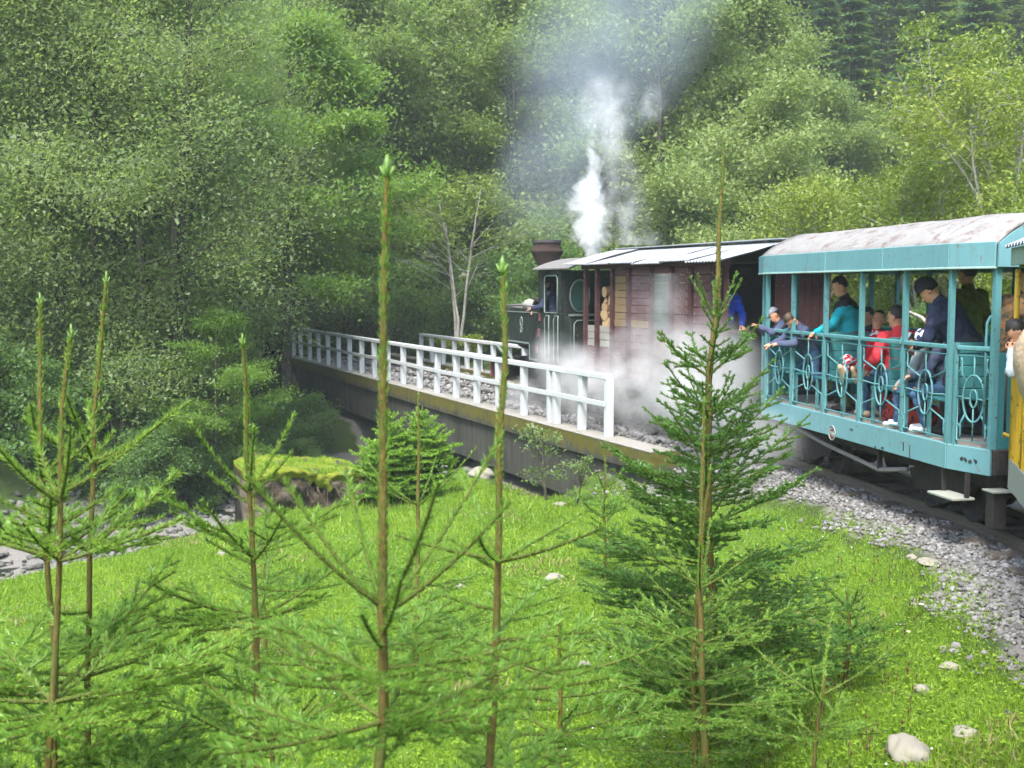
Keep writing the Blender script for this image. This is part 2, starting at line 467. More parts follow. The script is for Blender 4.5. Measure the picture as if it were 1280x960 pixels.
CH = smooth_poly([(-40, 2), (-24, 8), (-14, 12), (-9, 17), (-6.3, 22.5), (-3, 28.5), (4, 33), (12, 37), (30, 40)])
def sstep(x, a, b):
    t = np.clip((x - a) / (b - a), 0, 1); return t * t * (3 - 2 * t)
def wav(X, Y, f, s):
    return (np.sin(X * f + s) * np.cos(Y * f * 1.13 + s * 2.1) + .5 * np.sin(X * f * 2.3 + Y * f * 1.7 + s) + .25 * np.sin(X * f * 4.9 - Y * f * 5.3 + s * 3)) / 1.75
def terrain(X, Y, want_zone=False):
    X = np.asarray(X, float); Y = np.asarray(Y, float)
    dt, side = dist_poly(TR, X, Y)
    dc, cs = dist_poly(CH, X, Y)                # cs < 0: far bank (left of the flow line)
    near = -.3 - .05 * np.clip(Y - 6, 0, 16) - .09 * np.clip(-X, 0, 9) + .05 * wav(X, Y, 1.1, 1.0)
    far = -1.1 + .02 * np.clip(Y - 25, 0, 30) + .18 * wav(X, Y, .5, 2.0)
    right = -.3 + .10 * np.clip(dt - 2.5, 0, 60) + .1 * wav(X, Y, .6, 3.0)
    m = np.where(cs > 0, near, far)
    m = np.where((side > 0) & (dt > 1.2), right, m)
    hill = .50 * np.clip(Y - 52 + .35 * np.abs(X + 4) * (X < -4) * .3, 0, 400) + 2.5 * wav(X, Y, .06, .5) * sstep(Y, 60, 110)
    hill = hill + .42 * np.clip(X - 24, 0, 300) + .30 * np.clip(-X - 34, 0, 300)
    m = m + hill
    sh = sstep(dt, 1.15, 2.6)
    m = (-.13) * (1 - sh) + m * sh
    bed = -2.35 + .10 * wav(X, Y, 2.3, .3) + .05 * wav(X, Y, 6.1, .9)
    bs_ = (X - BP0.x) * DB.x + (Y - BP0.y) * DB.y; bn_ = (X - BP0.x) * NB.x + (Y - BP0.y) * NB.y
    onb = sstep(bs_, .2, .9) * (1 - sstep(bs_, 21.5, 22.5)) * (1 - sstep(np.abs(bn_), 2.6, 3.2))
    m = m * (1 - onb) + np.minimum(m, -1.35) * onb
    inch = (1 - sstep(dc, 2.3, 4.1)) * (1 - sstep(np.hypot(X + 3, Y - 28), 40, 60))
    z = m * (1 - inch) + bed * inch
    z = z + .015 * wav(X, Y, 7.0, 4)
    if not want_zone: return z
    zone = np.zeros_like(X)
    zone = np.where((cs < 0) | (side > 0) & (dt > 2.4), .5, zone)
    zone = np.where((cs < 0) & (Y > 33) & (Y < 50) & (X < -9.5), 0.0, zone)
    zone = np.where(Y > 50, .5, zone)
    ballast = 1 - sstep(dt + .25 * wav(X, Y, 2.1, 6), 1.30 - .75 * (1 - sstep(Y, 5.5, 9.5)) + .5 * sstep(Y, 13, 16), 1.75 - .75 * (1 - sstep(Y, 5.5, 9.5)) + .5 * sstep(Y, 13, 16))
    zone = np.maximum(zone, ballast)
    zone = np.maximum(zone, inch > .72)
    return z, zone
def tz(x, y): return float(terrain(np.array([x]), np.array([y]))[0])

def axis(parts):
    return np.unique(np.concatenate([np.arange(a, b, s) for a, b, s in parts]))
gx = axis([(-190, -60, 10), (-60, -16, 2), (-16, 14, .22), (14, 60, 2), (60, 200, 10)])
gy = axis([(-60, -6, 6), (-6, 2, .8), (2, 34, .22), (34, 60, .8), (60, 160, 4), (160, 220, 10)])
GX, GY = np.meshgrid(gx, gy)
GZ, zone = terrain(GX, GY, True)
nx, ny = len(gx), len(gy)
ii, jj = np.meshgrid(np.arange(nx - 1), np.arange(ny - 1))
q = (jj * nx + ii).ravel()
me = npmesh('ground', np.stack([GX.ravel(), GY.ravel(), GZ.ravel()], 1), np.stack([q, q + 1, q + nx + 1, q + nx], 1), smooth=True)
za = me.attributes.new("zone", 'FLOAT', 'POINT'); za.data.foreach_set("value", zone.ravel().astype(np.float32))
tag(link('ground', me, None, M_['ground']), kind='structure')

# stream water: a sheet that follows the channel
wm = NT('stream_water')
wm.bsdf((.012, .016, .011), .22, 0, wm.bump(wm.noise(wm.pos(), 5, 4), .6, .05), .3)
vs, fs = [], []
for i, p in enumerate(CH):
    t = CH[min(i + 1, len(CH) - 1)] - CH[max(i - 1, 0)]; t = t / np.hypot(*t); n = np.array([t[1], -t[0]])
    for w in (-3.4, 3.4): vs.append((*(p + n * w), -2.37))
for i in range(len(CH) - 1): fs.append((2 * i, 2 * i + 1, 2 * i + 3, 2 * i + 2))
tag(link('stream', npmesh('stream', vs, fs), None, wm.m), kind='structure')

# ------------------------------------------------------------------ track: rails and sleepers
rng = np.random.default_rng(11)
mb = MB()
for off in (-.38, .38):
    pts = []
    for i, p in enumerate(TR):
        t = TR[min(i + 1, len(TR) - 1)] - TR[max(i - 1, 0)]; t = t / np.hypot(*t)
        pts.append(Vector((p[0] + t[1] * off, p[1] - t[0] * off, 0)))
    n0 = len(mb.v); prof = [(-.028, 0), (.028, 0), (.026, -.025), (.008, -.035), (.008, -.085), (.045, -.10), (-.045, -.10), (-.008, -.085), (-.008, -.035), (-.026, -.025)]
    k = len(prof); vv = []
    for i, p in enumerate(pts):
        t = (pts[min(i + 1, len(pts) - 1)] - pts[max(i - 1, 0)]).normalized(); n = Vector((t.y, -t.x, 0))
        vv += [p + n * a + Vector((0, 0, b)) for a, b in prof]
    ff = [(i * k + j, i * k + (j + 1) % k, (i + 1) * k + (j + 1) % k, (i + 1) * k + j) for i in range(len(pts) - 1) for j in range(k)]
    m2 = MB(); m2.add(vv, ff)
    o = m2.build('rail', M_['steel']); o["kind"] = 'structure'
slm = paint('old_sleeper_wood', (.09, .075, .06), wear=(.2, .18, .15), amt=.5, rough=.9)
sme = MB(); sme.box((-.75, -.10, -.07), (.75, .10, .07), bev=.012); sme = sme.mesh('sleeper')
acc = 0.0; last = TR[0]
track = empty('railway_sleepers'); track["kind"] = 'structure'
for p0, p1 in zip(TR[:-1], TR[1:]):
    L = np.hypot(*(p1 - p0)); t = (p1 - p0) / L
    while acc < L:
        p = p0 + t * acc
        if 4 < p[1] < 46:
            o = link('sleeper', sme, track, slm)
            o.location = (p[0], p[1], -.165 + rng.uniform(-.008, .008)); o.rotation_euler = (0, 0, math.atan2(t[1], t[0]) - math.pi / 2 + rng.uniform(-.03, .03))
        acc += .68
    acc -= L

# ------------------------------------------------------------------ stones
ico_v = []; ph = (1 + 5 ** .5) / 2
for a, b in ((1, ph), (-1, ph), (1, -ph), (-1, -ph)): ico_v += [(0, a, b), (a, b, 0), (b, 0, a)]
ico_v = np.array(ico_v, float); ico_v /= np.linalg.norm(ico_v[0])
def hull_faces(v):
    import itertools
    fs = []
    for a, b, c in itertools.combinations(range(12), 3):
        n = np.cross(v[b] - v[a], v[c] - v[a]); s = (v - v[a]) @ n
        if (s < 1e-6).all(): fs.append((a, b, c))
        elif (s > -1e-6).all(): fs.append((a, c, b))
    return np.array(fs)
ico_f = hull_faces(ico_v)
def stones_mesh(name, P, S, seed, flat=.6):
    rg = np.random.default_rng(seed); n = len(P)
    V = ico_v[None] * (1 + rg.uniform(-.32, .25, (n, 12, 1)))
    sc = S[:, None, None] * rg.uniform(.6, 1.3, (n, 1, 3)); sc[..., 2] *= flat / .85
    V = V * sc
    a = rg.uniform(0, 6.28, n); b = rg.normal(0, .35, n)
    ca, sa, cb, sb = np.cos(a), np.sin(a), np.cos(b), np.sin(b)
    x, y, z = V[..., 0], V[..., 1], V[..., 2]
    y, z = y * cb[:, None] - z * sb[:, None], y * sb[:, None] + z * cb[:, None]
    x, y = x * ca[:, None] - y * sa[:, None], x * sa[:, None] + y * ca[:, None]
    V = np.stack([x, y, z], -1) + P[:, None, :]
    F = (ico_f[None] + (np.arange(n) * 12)[:, None, None]).reshape(-1, 3)
    return npmesh(name, V.reshape(-1, 3), F, tint=np.repeat(rg.uniform(0, 1, n), 12))
rg = np.random.default_rng(5)
X = rg.uniform(-1, 8, 85000); Y = 4 + 16 * rg.uniform(0, 1, 85000) ** 1.2
dt, side = dist_poly(TR, X, Y)
keep = (dt + .32 * wav(X, Y, 2.1, 6) + .18 * wav(X, Y, 5.3, 2) < 1.36 - .75 * (1 - sstep(Y, 5.5, 9.5)) + .5 * sstep(Y, 13, 16) + rg.normal(0, .12, len(X))) & (side < 0) & (dt > .15)
bald = wav(X, Y, 1.7, 9) + rg.normal(0, .25, len(X)) > .82
keep &= ~(bald & (dt > 1.1))
X, Y = X[keep], Y[keep]
P = np.stack([X, Y, terrain(X, Y) + .012], 1); S = rg.uniform(.014, .034, len(X)) * (1 + (rg.uniform(0, 1, len(X)) > .93) * .6)
print('ballast stones', len(P))
tag(link('ballast_gravel', stones_mesh('ballast_gravel', P, S, 3), None, M_['stones']), 'grey crushed stone ballast along the curved track', kind='stuff')
# shingle in the stream bed
X = rg.uniform(-15, -2, 40000); Y = rg.uniform(11, 30, 40000)
dc, _ = dist_poly(CH, X, Y); k = dc < 3.4 + rg.normal(0, .25, len(X)); X, Y = X[k][:5000], Y[k][:5000]
P = np.stack([X, Y, terrain(X, Y) + .02], 1); S = .03 + .09 * rg.uniform(0, 1, len(X)) ** 3
tag(link('streambed_gravel', stones_mesh('streambed_gravel', P, S, 4), None, M_['wetstones']), 'grey shingle in the stream bed below the left trees', kind='stuff')
# ballast on the bridge deck
ss = rg.uniform(-1, 23, 4200); nn = rg.uniform(-1.45, 1.3, 4200)
k = (np.abs(nn) > .0); ss, nn = ss[k], nn[k]
P = np.stack([BP0.x + DB.x * ss + NB.x * nn, BP0.y + DB.y * ss + NB.y * nn, np.full(len(ss), -.07) + rg.uniform(-.03, .02, len(ss))], 1)
tag(link('bridge_gravel', stones_mesh('bridge_gravel', P, rg.uniform(.04, .075, len(P)), 6), None, M_['stones']), 'grey ballast spread over the bridge deck', kind='stuff')
def proj(v):
    p = R(PITCH); dx, dy, dz = v.x, v.y, v.z - H_EYE
    f = dy * math.cos(p) - dz * math.sin(p); u = dy * math.sin(p) + dz * math.cos(p)
    return 640 + FPX * dx / f, 480 - FPX * u / f
def solve(P0, D, N, px, n, z, lo=-10, hi=30):
    """distance along a line (offset n, height z) at which it crosses image column px; used to read spacings off the photo"""
    for _ in range(50):
        mid = (lo + hi) / 2; v = P0 + D * mid + N * n; v.z = z
        if proj(v)[0] > px: lo = mid
        else: hi = mid
    return lo
bs = lambda px, n=-.95, z=1.6: solve(BP0, DB, NB, px, n, z)
cs_ = lambda px, n=-.95, z=1.6: solve(CP0, DC, NC, px, n, z, -2, 12)

# ------------------------------------------------------------------ bridge
br = empty('railway_bridge', BP0, BROT, 'low mossy concrete railway bridge crossing the stream under the white railings', 'bridge')
mb = MB()
prof = [(-1.95, 0), (-1.95, -.30), (-1.88, -.33), (-1.88, -1.10), (-1.45, -1.10), (-1.45, -.33), (-1.42, -.24), (-1.42, -.10), (-1.50, -.10), (-1.50, 0)]
mb.prism(prof, 'y', -1.6, 23.6); gl = mb.build('edge_girder', M_['concrete'], br)
mb = MB(); mb.prism([(-x, z) for x, z in prof], 'y', -1.6, 23.6); mb.build('edge_girder', M_['concrete'], br)
mb = MB(); mb.box((-1.46, -1.55, -.34), (1.46, 23.55, -.13)); mb.build('deck_slab', M_['concrete'], br)
mb = MB()
for i in range(14):
    a = -1.58 + i * 1.8; mb.box((-1.955, a, .003), (-1.53, a + 1.775, .03), bev=.008)
mb.build('kerb_top', M_['deck'], br)
mb = MB()
for i in range(14):
    a = -1.58 + i * 1.8; mb.box((1.53, a, .003), (1.955, a + 1.775, .03), bev=.008)
mb.build('kerb_top', M_['deck'], br)
mb = MB(); mb.box((-1.80, -1.7, -3.2), (1.80, .9, -1.11)); mb.box((-1.40, -1.9, -1.2), (1.40, .85, -.345)); mb.build('abutment', M_['concrete'], br)
mb = MB(); mb.box((-1.80, 20.6, -3.6), (1.80, 23.8, -1.11)); mb.box((-1.40, 20.7, -1.2), (1.40, 23.7, -.345)); mb.build('abutment', M_['concrete'], br)
mb = MB(); mb.prism([(-1.6, -.35), (-1.6, -3.0), (-5.2, -3.0), (-5.2, -.75), (-1.9, -.35)], 'x', -1.90, -1.62); mb.build('wing_wall', M_['concrete'], br)

def railing(name, n, ys, h, label, joint=None):
    t = empty(name, BP0, BROT, label, 'railing', 'white timber railings of the bridge')
    pm = MB(); pm.box((-.06, -.06, 0), (.06, .06, h - .085), bev=.008); pm = pm.mesh('post')
    for k, y in enumerate(ys):
        o = link('post', pm, t, M_['white']); o.location = (n, y, .025)
        o.rotation_euler = (rng.normal(0, .012), rng.normal(0, .012), rng.normal(0, .03))
    for a in range(0, len(ys) - 1, 3):
        b = min(a + 3, len(ys) - 1)
        lo, hi = min(ys[a], ys[b]), max(ys[a], ys[b])
        e = .07 if a == 0 else -.003
        for nm, z0, z1, w in (('top_rail', h - .058, h + .025, .075), ('middle_rail', h * .50, h * .50 + .085, .022)):
            mb = MB(); dz = rng.normal(0, .004)
            if nm == 'top_rail': mb.box((n - w, lo + .003, z0 + dz), (n + w, hi - .003 + (0 if a else .0), z1 + dz), bev=.01)
            else: mb.box((n - .085, lo + .003, z0 + dz), (n - .062, hi - .003, z1 + dz), bev=.006)
            mb.build(nm, M_['white'], t)
    return t
near_px = [761, 727.5, 696, 689, 655, 624, 596, 570, 546, 524.5, 504, 485, 468, 452, 437, 423, 410, 398, 387, 376, 367]
ys = [bs(p, -1.75, .5) for p in near_px]
print('railing s', [round(y, 2) for y in ys])
railing('bridge_railing', -1.75, ys, 1.0, 'long white timber railing on the near edge of the bridge')
ysf = [bs(p, 1.5, .5) for p in (523, 536, 550, 564, 580, 596, 613, 632, 652)]
ysf += [ysf[-1] - 1.15 * k for k in range(1, 6)]
print('far', [round(y, 2) for y in ysf])
railing('bridge_railing', 1.6, ysf, .86, 'shorter white railing across the track, ending beside the locomotive tank')

# ------------------------------------------------------------------ locomotive
lo = empty('steam_locomotive', BP0, BROT, 'dark green narrow gauge steam locomotive with a flared rusty chimney', 'locomotive')
G, BK = M_['locogreen'], M_['black']
s_cr, s_cf, s_tf = bs(701), bs(673), bs(628)
print('cab', s_cr, s_cf, 'tank front', s_tf)
mb = MB(); mb.box((-.95, s_cr - .55, .80), (.95, s_tf + .85, .88), bev=.01); mb.box((-.6, s_cr - .6, .42), (.6, s_tf + .8, .80)); mb.build('footplate', M_['iron'], lo)
mb = MB()
mb.lathe([(.50, 0), (.50, 2.1), (.46, 2.13)], 28, Matrix.Translation((0, s_cf - .1, 1.55)) @ Matrix.Rotation(-math.pi / 2, 4, 'X'))
bo = mb.build('boiler', BK, lo)
mb = MB(); mb.lathe([(.53, 0), (.53, .75), (.50, .78), (.2, .82), (.0, .83)], 28, Matrix.Translation((0, s_tf - .1, 1.55)) @ Matrix.Rotation(-math.pi / 2, 4, 'X')); mb.build('smokebox', BK, lo)
# chimney with spark arrestor
s_ch = bs(684, 0, 3.0)
zc = lambda y: at(684, y, bpt(s_ch, 0).y).z
mb = MB(); mb.lathe([(.14, 1.9), (.15, 2.55), (.17, zc(335)), (.335, zc(315.5)), (.345, zc(314)), (.33, zc(313)), (.27, zc(305)), (.285, zc(304)), (.285, zc(300)), (.25, zc(300)), (.25, zc(303)), (.05, zc(303.5))], 28, Matrix.Translation((0, s_ch, 0)))
mb.build('chimney', M_['rusty'], lo)
mb = MB(); mb.lathe([(.292, zc(304.5)), (.296, zc(303.8)), (.296, zc(300.6)), (.29, zc(300.2))], 28, Matrix.Translation((0, s_ch, 0))); mb.build('chimney_band', BK, lo)
mb = MB(); mb.lathe([(.22, 1.9), (.22, 2.12), (.17, 2.24), (.06, 2.3)], 20, Matrix.Translation((0, s_cf + .6, 0))); mb.build('steam_dome', BK, lo)
mb = MB(); mb.tube([(-.25, s_cf + .12, 1.95), (-.25, s_cf + .12, 2.50)], .03, 8); mb.tube([(-.42, s_cf + .12, 2.46), (-.08, s_cf + .12, 2.46)], .022, 8); mb.lathe([(.06, 2.28), (.075, 2.33), (.05, 2.38)], 12, Matrix.Translation((-.25, s_cf + .12, 0))); mb.build('safety_valve', M_['rusty'], lo)
# side tanks
for sx in (-1, 1):
    mb = MB(); x0, x1 = (-.95, -.56) if sx < 0 else (.56, .95)
    st = s_cf + .42
    mb.prism([(s_cf + .003, 1.93), (s_tf, 1.93), (s_tf, 1.24), (st, 1.22), (st, .93), (s_cf + .003, .93)], 'x', x0, x1)
    mb.build('side_tank', G, lo)
    mb = MB(); xo = sx * .957
    mb.beam((xo, s_cf + .02, 1.885), (xo, s_tf - .02, 1.885), .02, .018); mb.beam((xo, st + .02, 1.27), (xo, s_tf - .02, 1.29), .02, .03)
    mb.beam((xo, s_cf + .04, .96), (xo, st - .01, .96), .02, .025); mb.beam((xo, st - .01, .96), (xo, st - .01, 1.25), .02, .02)
    mb.build('tank_lining', M_['locoline'], lo)
    mb = MB(); mb.tube([(sx * .9, s_cf + .05, 2.0), (sx * .92, s_cf + .9, 2.03), (sx * .92, s_tf - .05, 2.0)], .022, 8); mb.tube([(sx * .78, s_cf + .05, 1.97), (sx * .80, s_cf + .9, 1.95), (sx * .82, s_tf - .05, 1.97)], .03, 8)
    mb.build('handrail', M_['pipe'], lo)
# crest on the tank: pale outline of a shield below a ring
sc_ = bs(652)
mb = MB()
for z0, a, b in ((1.70, .055, .085), (1.53, .042, .06)):
    mb.tube([(-.957, sc_ + a * math.sin(t), z0 + b * math.cos(t)) for t in np.linspace(0, 2 * math.pi, 17)[:-1]], .012, 5, closed=True)
mb.beam((-.957, sc_ - .05, 1.62), (-.957, sc_ + .05, 1.62), .02, .03)
mb.build('crest', M_['locoline'], lo)
for y, hh, pxx in ((396, .16, 675), (416, .16, 674), (437, .13, 671.5)):
    s0 = bs(pxx); z0 = at(pxx, y, bpt(s0, -.95).y).z
    mb = MB(); mb.box((-.972, s0 - .05, z0 - hh / 2), (-.953, s0 + .05, z0 + hh / 2), bev=.004); mb.build('nameplate', M_['maroon'], lo)
mb = MB(); mb.lathe([(.0, -.02), (.13, 0), (.16, .08), (.09, .17), (0, .2)], 12, Matrix.Translation((-.72, s_cf + .95, 1.95))); mb.build('canvas_bag', M_['greywood'], lo)
mb = MB(); mb.tube([(-.75, s_cf + .15, 2.0), (-.7, s_cf + .35, 2.12), (-.72, s_cf + .55, 2.13), (-.7, s_cf + .75, 2.0)], .06, 8); mb.build('coiled_hose', M_['rusty'], lo)
# cab: walls with real openings
w0, w1 = bs(697), bs(681)
zt, zb = 2.60, 1.90
mb = MB()
mb.box((-.95, s_cr, .88), (-.915, s_cf, zb - .0)); mb.box((-.95, s_cr, zt), (-.915, s_cf, 2.74))
mb.box((-.95, s_cr, zb + .001), (-.915, w0, zt - .001)); mb.box((-.95, w1, zb + .001), (-.915, s_cf, zt - .001))
mb.box((.915, s_cr, .88), (.95, s_cf, zb)); mb.box((.915, s_cr, zt), (.95, s_cf, 2.74)); mb.box((.915, s_cr, zb + .001), (.95, w0, zt - .001)); mb.box((.915, w1, zb + .001), (.95, s_cf, zt - .001))
mb.box((-.913, s_cf - .03, .88), (.913, s_cf, 2.70)); mb.box((-.913, s_cr + .03, .88), (.913, s_cf - .05, .9))
mb.build('cab_wall', G, lo)
# rear wall with two oval windows
def wall_with_ovals(x0, x1, z0, z1, y0, y1, ovals, n=28):
    """strips of wall either side of each oval; ovals (cx, cz, a, b)"""
    mb = MB(); xs = [x0]
    for cx, cz, a, b in ovals: xs += [cx - a * 1.06, cx + a * 1.06]
    xs.append(x1)
    for i in range(0, len(xs), 2):
        mb.box((xs[i], y0, z0), (xs[i + 1], y1, z1))
    for (cx, cz, a, b) in ovals:
        q = a * 1.06; N = n
        for y, flip in ((y0, False), (y1, True)):
            for half in (1, -1):
                top = z1 if half > 0 else z0
                vs = []; fs = []
                for k in range(N // 2 + 1):
                    t = math.pi * k / (N // 2); vs.append((cx + a * math.cos(t), y, cz + half * b * math.sin(t)))
                    vs.append((cx + q * math.cos(t) if 0 < k < N // 2 else cx + (q if k == 0 else -q), y, top))
                for k in range(N // 2): fs.append((2 * k, 2 * k + 1, 2 * k + 3, 2 * k + 2))
                n0 = len(vs); vs += [(cx + q, y, cz), (cx - q, y, cz)]
                fs += [(0, n0, 1), (N, N + 1, n0 + 1)]
                mb.add(vs, fs)
        vs = []; fs = []
        for k in range(N):
            t = 2 * math.pi * k / N; vs += [(cx + a * math.cos(t), y0, cz + b * math.sin(t)), (cx + a * math.cos(t), y1, cz + b * math.sin(t))]
        for k in range(N): j = (k + 1) % N; fs.append((2 * k, 2 * k + 1, 2 * j + 1, 2 * j))
        mb.add(vs, fs)
    return mb
ov = [(-.56, 2.22, .19, .29), (.56, 2.22, .19, .29)]
wall_with_ovals(-.913, .913, .90, 2.70, s_cr, s_cr + .03, ov).build('rear_cab_wall', G, lo)
for cx, cz, a, b in ov:
    mb = MB(); mb.tube([(cx + (a + .01) * math.cos(t), s_cr - .012, cz + (b + .01) * math.sin(t)) for t in np.linspace(0, 2 * math.pi, 29)[:-1]], .022, 6, closed=True)
    f = mb.build('window_frame', M_['locoline'], lo)
    mb = MB(); mb.prism([(cx + a * math.cos(t), cz + b * math.sin(t)) for t in np.linspace(0, 2 * math.pi, 29)[:-1]], 'y', s_cr + .010, s_cr + .016); mb.build('pane', M_['glassdk'], f)
# side window frame
mb = MB(); X = -.957
r_ = .05; wp = [(w0, zb), (w1, zb), (w1, zt - r_), (w1 - r_, zt), (w0 + r_, zt), (w0, zt - r_)]
mb.tube([(X, a, b) for a, b in wp], .014, 6, closed=True); mb.build('window_frame', M_['locoline'], lo)
# cab roof: arched sheet with overhang
def arch(mb, hw, z0, rise, y0, y1, th=.025, n=16, p=2.2, M=None):
    top = [(hw * (2 * k / n - 1), z0 + rise * (1 - abs(2 * k / n - 1) ** p)) for k in range(n + 1)]
    mb.prism(top + [(x, z - th) for x, z in top[::-1]], 'y', y0, y1, M)
mb = MB(); arch(mb, 1.03, 2.74, .22, s_cr - .55, s_cf + .10); mb.build('cab_roof', M_['pipe'], lo)
mb = MB(); mb.box((-.9, s_cr - .30, .882), (.9, s_cr - .003, 1.84), bev=.02); mb.build('bunker', G, lo)
mb = MB(); yb = s_cr - .305
mb.tube([(-.82, yb, .98), (-.82, yb, 1.70), (-.76, yb, 1.77), (.76, yb, 1.77), (.82, yb, 1.70), (.82, yb, .98)], .013, 5); mb.beam((-.93, yb, 1.87), (.93, yb, 1.87), .03, .04); mb.build('bunker_lining', M_['locoline'], lo)
mb = MB(); mb.lathe([(.10, 0), (.12, .02), (.12, .10), (.09, .11), (.075, .07), (.0, .06)], 18, Matrix.Translation((-.50, s_cr - .31, 1.50)) @ Matrix.Rotation(math.pi / 2, 4, 'X')); mb.build('rear_lamp', M_['pipe'], lo)
for s0 in (bs(700) + .02, bs(688)):
    mb = MB(); mb.tube([(-.955, s0, .95), (-.985, s0, 1.0), (-.985, s0, 1.78), (-.965, s0 + .03, 1.84), (-.965, s0 + .16, 1.84), (-.985, s0 + .19, 1.78), (-.985, s0 + .19, 1.0), (-.955, s0 + .19, .95)], .012, 6); mb.build('grab_rail', M_['locoline'], lo)
mb = MB(); mb.box((-.965, bs(697), .93), (-.952, bs(682), 1.88), bev=.004); mb.build('cab_door', G, lo)
mb = MB(); mb.box((-1.02, s_cr + .1, .50), (-.8, s_cr + .5, .53), bev=.006); mb.box((-.97, s_cr + .1, .53), (-.94, s_cr + .13, .80)); mb.box((-.97, s_cr + .47, .53), (-.94, s_cr + .5, .80)); mb.build('cab_step', M_['iron'], lo)
p1, p2, p3, p4 = [at(*a, bpt(bs(a[0]), -.97).y) for a in ((622, 432), (628, 440), (634, 436), (643, 456))]
Mi = (Matrix.Translation(BP0) @ Matrix.Rotation(BROT, 4, 'Z')).inverted()
mb = MB(); mb.tube([Mi @ p for p in (p1, p2, p3, p4)], .035, 8); mb.build('steam_pipe', M_['locoline'], lo)
for s0 in (s_cr + .15, s_cr + .95, s_cr + 1.75, s_cr + 2.55):
    for sx in (-1, 1):
        mb = MB(); Mx = Matrix.Translation((sx * .40, s0, .345)) @ Matrix.Rotation(math.pi / 2 * sx, 4, 'Y')
        mb.lathe([(.345, -.02), (.365, -.02), (.345, .0), (.345, .09), (.30, .09), (.30, .05), (.08, .05), (.08, .12), (0, .12)], 24, Mx); mb.build('wheel', M_['iron'], lo)
    mb = MB(); mb.tube([(-.4, s0, .345), (.4, s0, .345)], .05, 8); mb.build('axle', M_['iron'], lo)
for sx in (-1, 1):
    mb = MB(); mb.beam((sx * .58, s_cr + .15, .30), (sx * .58, s_cr + 2.6, .30), .04, .09); mb.beam((sx * .62, s_cr + 1.75, .31), (sx * .62, s_tf + .3, .55), .03, .06); mb.build('coupling_rod', M_['steel'], lo)
    mb = MB(); mb.lathe([(.20, 0), (.20, .55), (.12, .58)], 18, Matrix.Translation((sx * .72, s_tf - .05, .62)) @ Matrix.Rotation(-math.pi / 2, 4, 'X')); mb.build('cylinder_block', M_['iron'], lo)
mb = MB(); mb.box((-.85, s_tf + .85, .45), (.85, s_tf + .95, .87), bev=.01); mb.build('buffer_beam', M_['maroon'], lo); mb = MB(); mb.box((-.7, s_cr - .72, .45), (.7, s_cr - .61, .80), bev=.01); mb.build('buffer_beam', M_['maroon'], lo)
mb = MB(); mb.lathe([(.05, 0), (.05, .12), (.16, .13), (.16, .16)], 16, Matrix.Translation((0, s_cr - .72, .62)) @ Matrix.Rotation(math.pi / 2, 4, 'X')); mb.build('buffer', M_['iron'], lo)

# ------------------------------------------------------------------ firewood wagon
wg = empty('firewood_wagon', BP0, BROT, 'boarded wagon with faded pink planks and split firewood inside', 'railway wagon')
s_w0, s_w1 = bs(892), bs(730)
Z0, Z1 = .86, 2.70
posts = [bs(p) for p in (892, 861, 838, 813, 785, 764.5, 746, 731)]
print('wagon', [round(p, 2) for p in posts])
mb = MB(); mb.box((-.93, bs(909), .68), (.93, s_w1 + .02, Z0 - .002), bev=.01); mb.build('floor_frame', M_['iron'], wg)
pm = MB(); pm.box((-.045, -.04, Z0), (.03, .04, Z1), bev=.006); pm = pm.mesh('post')
for y in posts:
    for x, ro in ((-.93, 0), (.93, math.pi)):
        o = link('post', pm, wg, M_['wagonpost']); o.location = (x, y + rng.normal(0, .01), 0); o.rotation_euler = (rng.normal(0, .006), 0, ro)
ph_ = .125
def planks(y0, y1, z0, z1, mat_of, x=-.905, axis_='y'):
    k = int(round((z1 - z0) / ph_)); h = (z1 - z0) / k
    pmm = MB(); pmm.box((-.012, 0, .003), (.012, y1 - y0 - .004, h - .005), bev=.004); pmm = pmm.mesh('plank')
    cache = {}
    for i in range(k):
        mt = mat_of(i / k)
        if mt is None: continue
        if mt.name not in cache: cache[mt.name] = pmm.copy(); cache[mt.name].materials.append(mt)
        o = link('plank', cache[mt.name], wg); o.location = (x + rng.normal(0, .003), y0 + .002, z0 + i * h); o.rotation_euler = (rng.normal(0, .004), rng.normal(0, .02), 0)
pk, by, gr = M_['wagonplank'], M_['bareplank'], M_['greyplank']
for k in range(len(posts) - 1):
    y0, y1 = posts[k] + .041, posts[k + 1] - .041
    if k == 2: fn = lambda t: pk if t < .45 else (M_['wagondoor'] if t < .93 else pk)
    elif k == 3: fn = lambda t: by if .42 < t < .50 else pk
    elif k == 4: fn = lambda t: by if .42 < t < .92 else pk
    elif k == 5: fn = lambda t: pk if t < .26 else (gr if t < .45 else None)
    elif k == 6: fn = lambda t: pk if t < .26 else (gr if t < .45 else None)
    else: fn = lambda t: pk
    planks(y0, y1, Z0, Z1, fn)
    planks(y0, y1, Z0, Z1, (lambda t: gr if t < .45 else None) if k >= 5 else (lambda t: pk), x=.905)
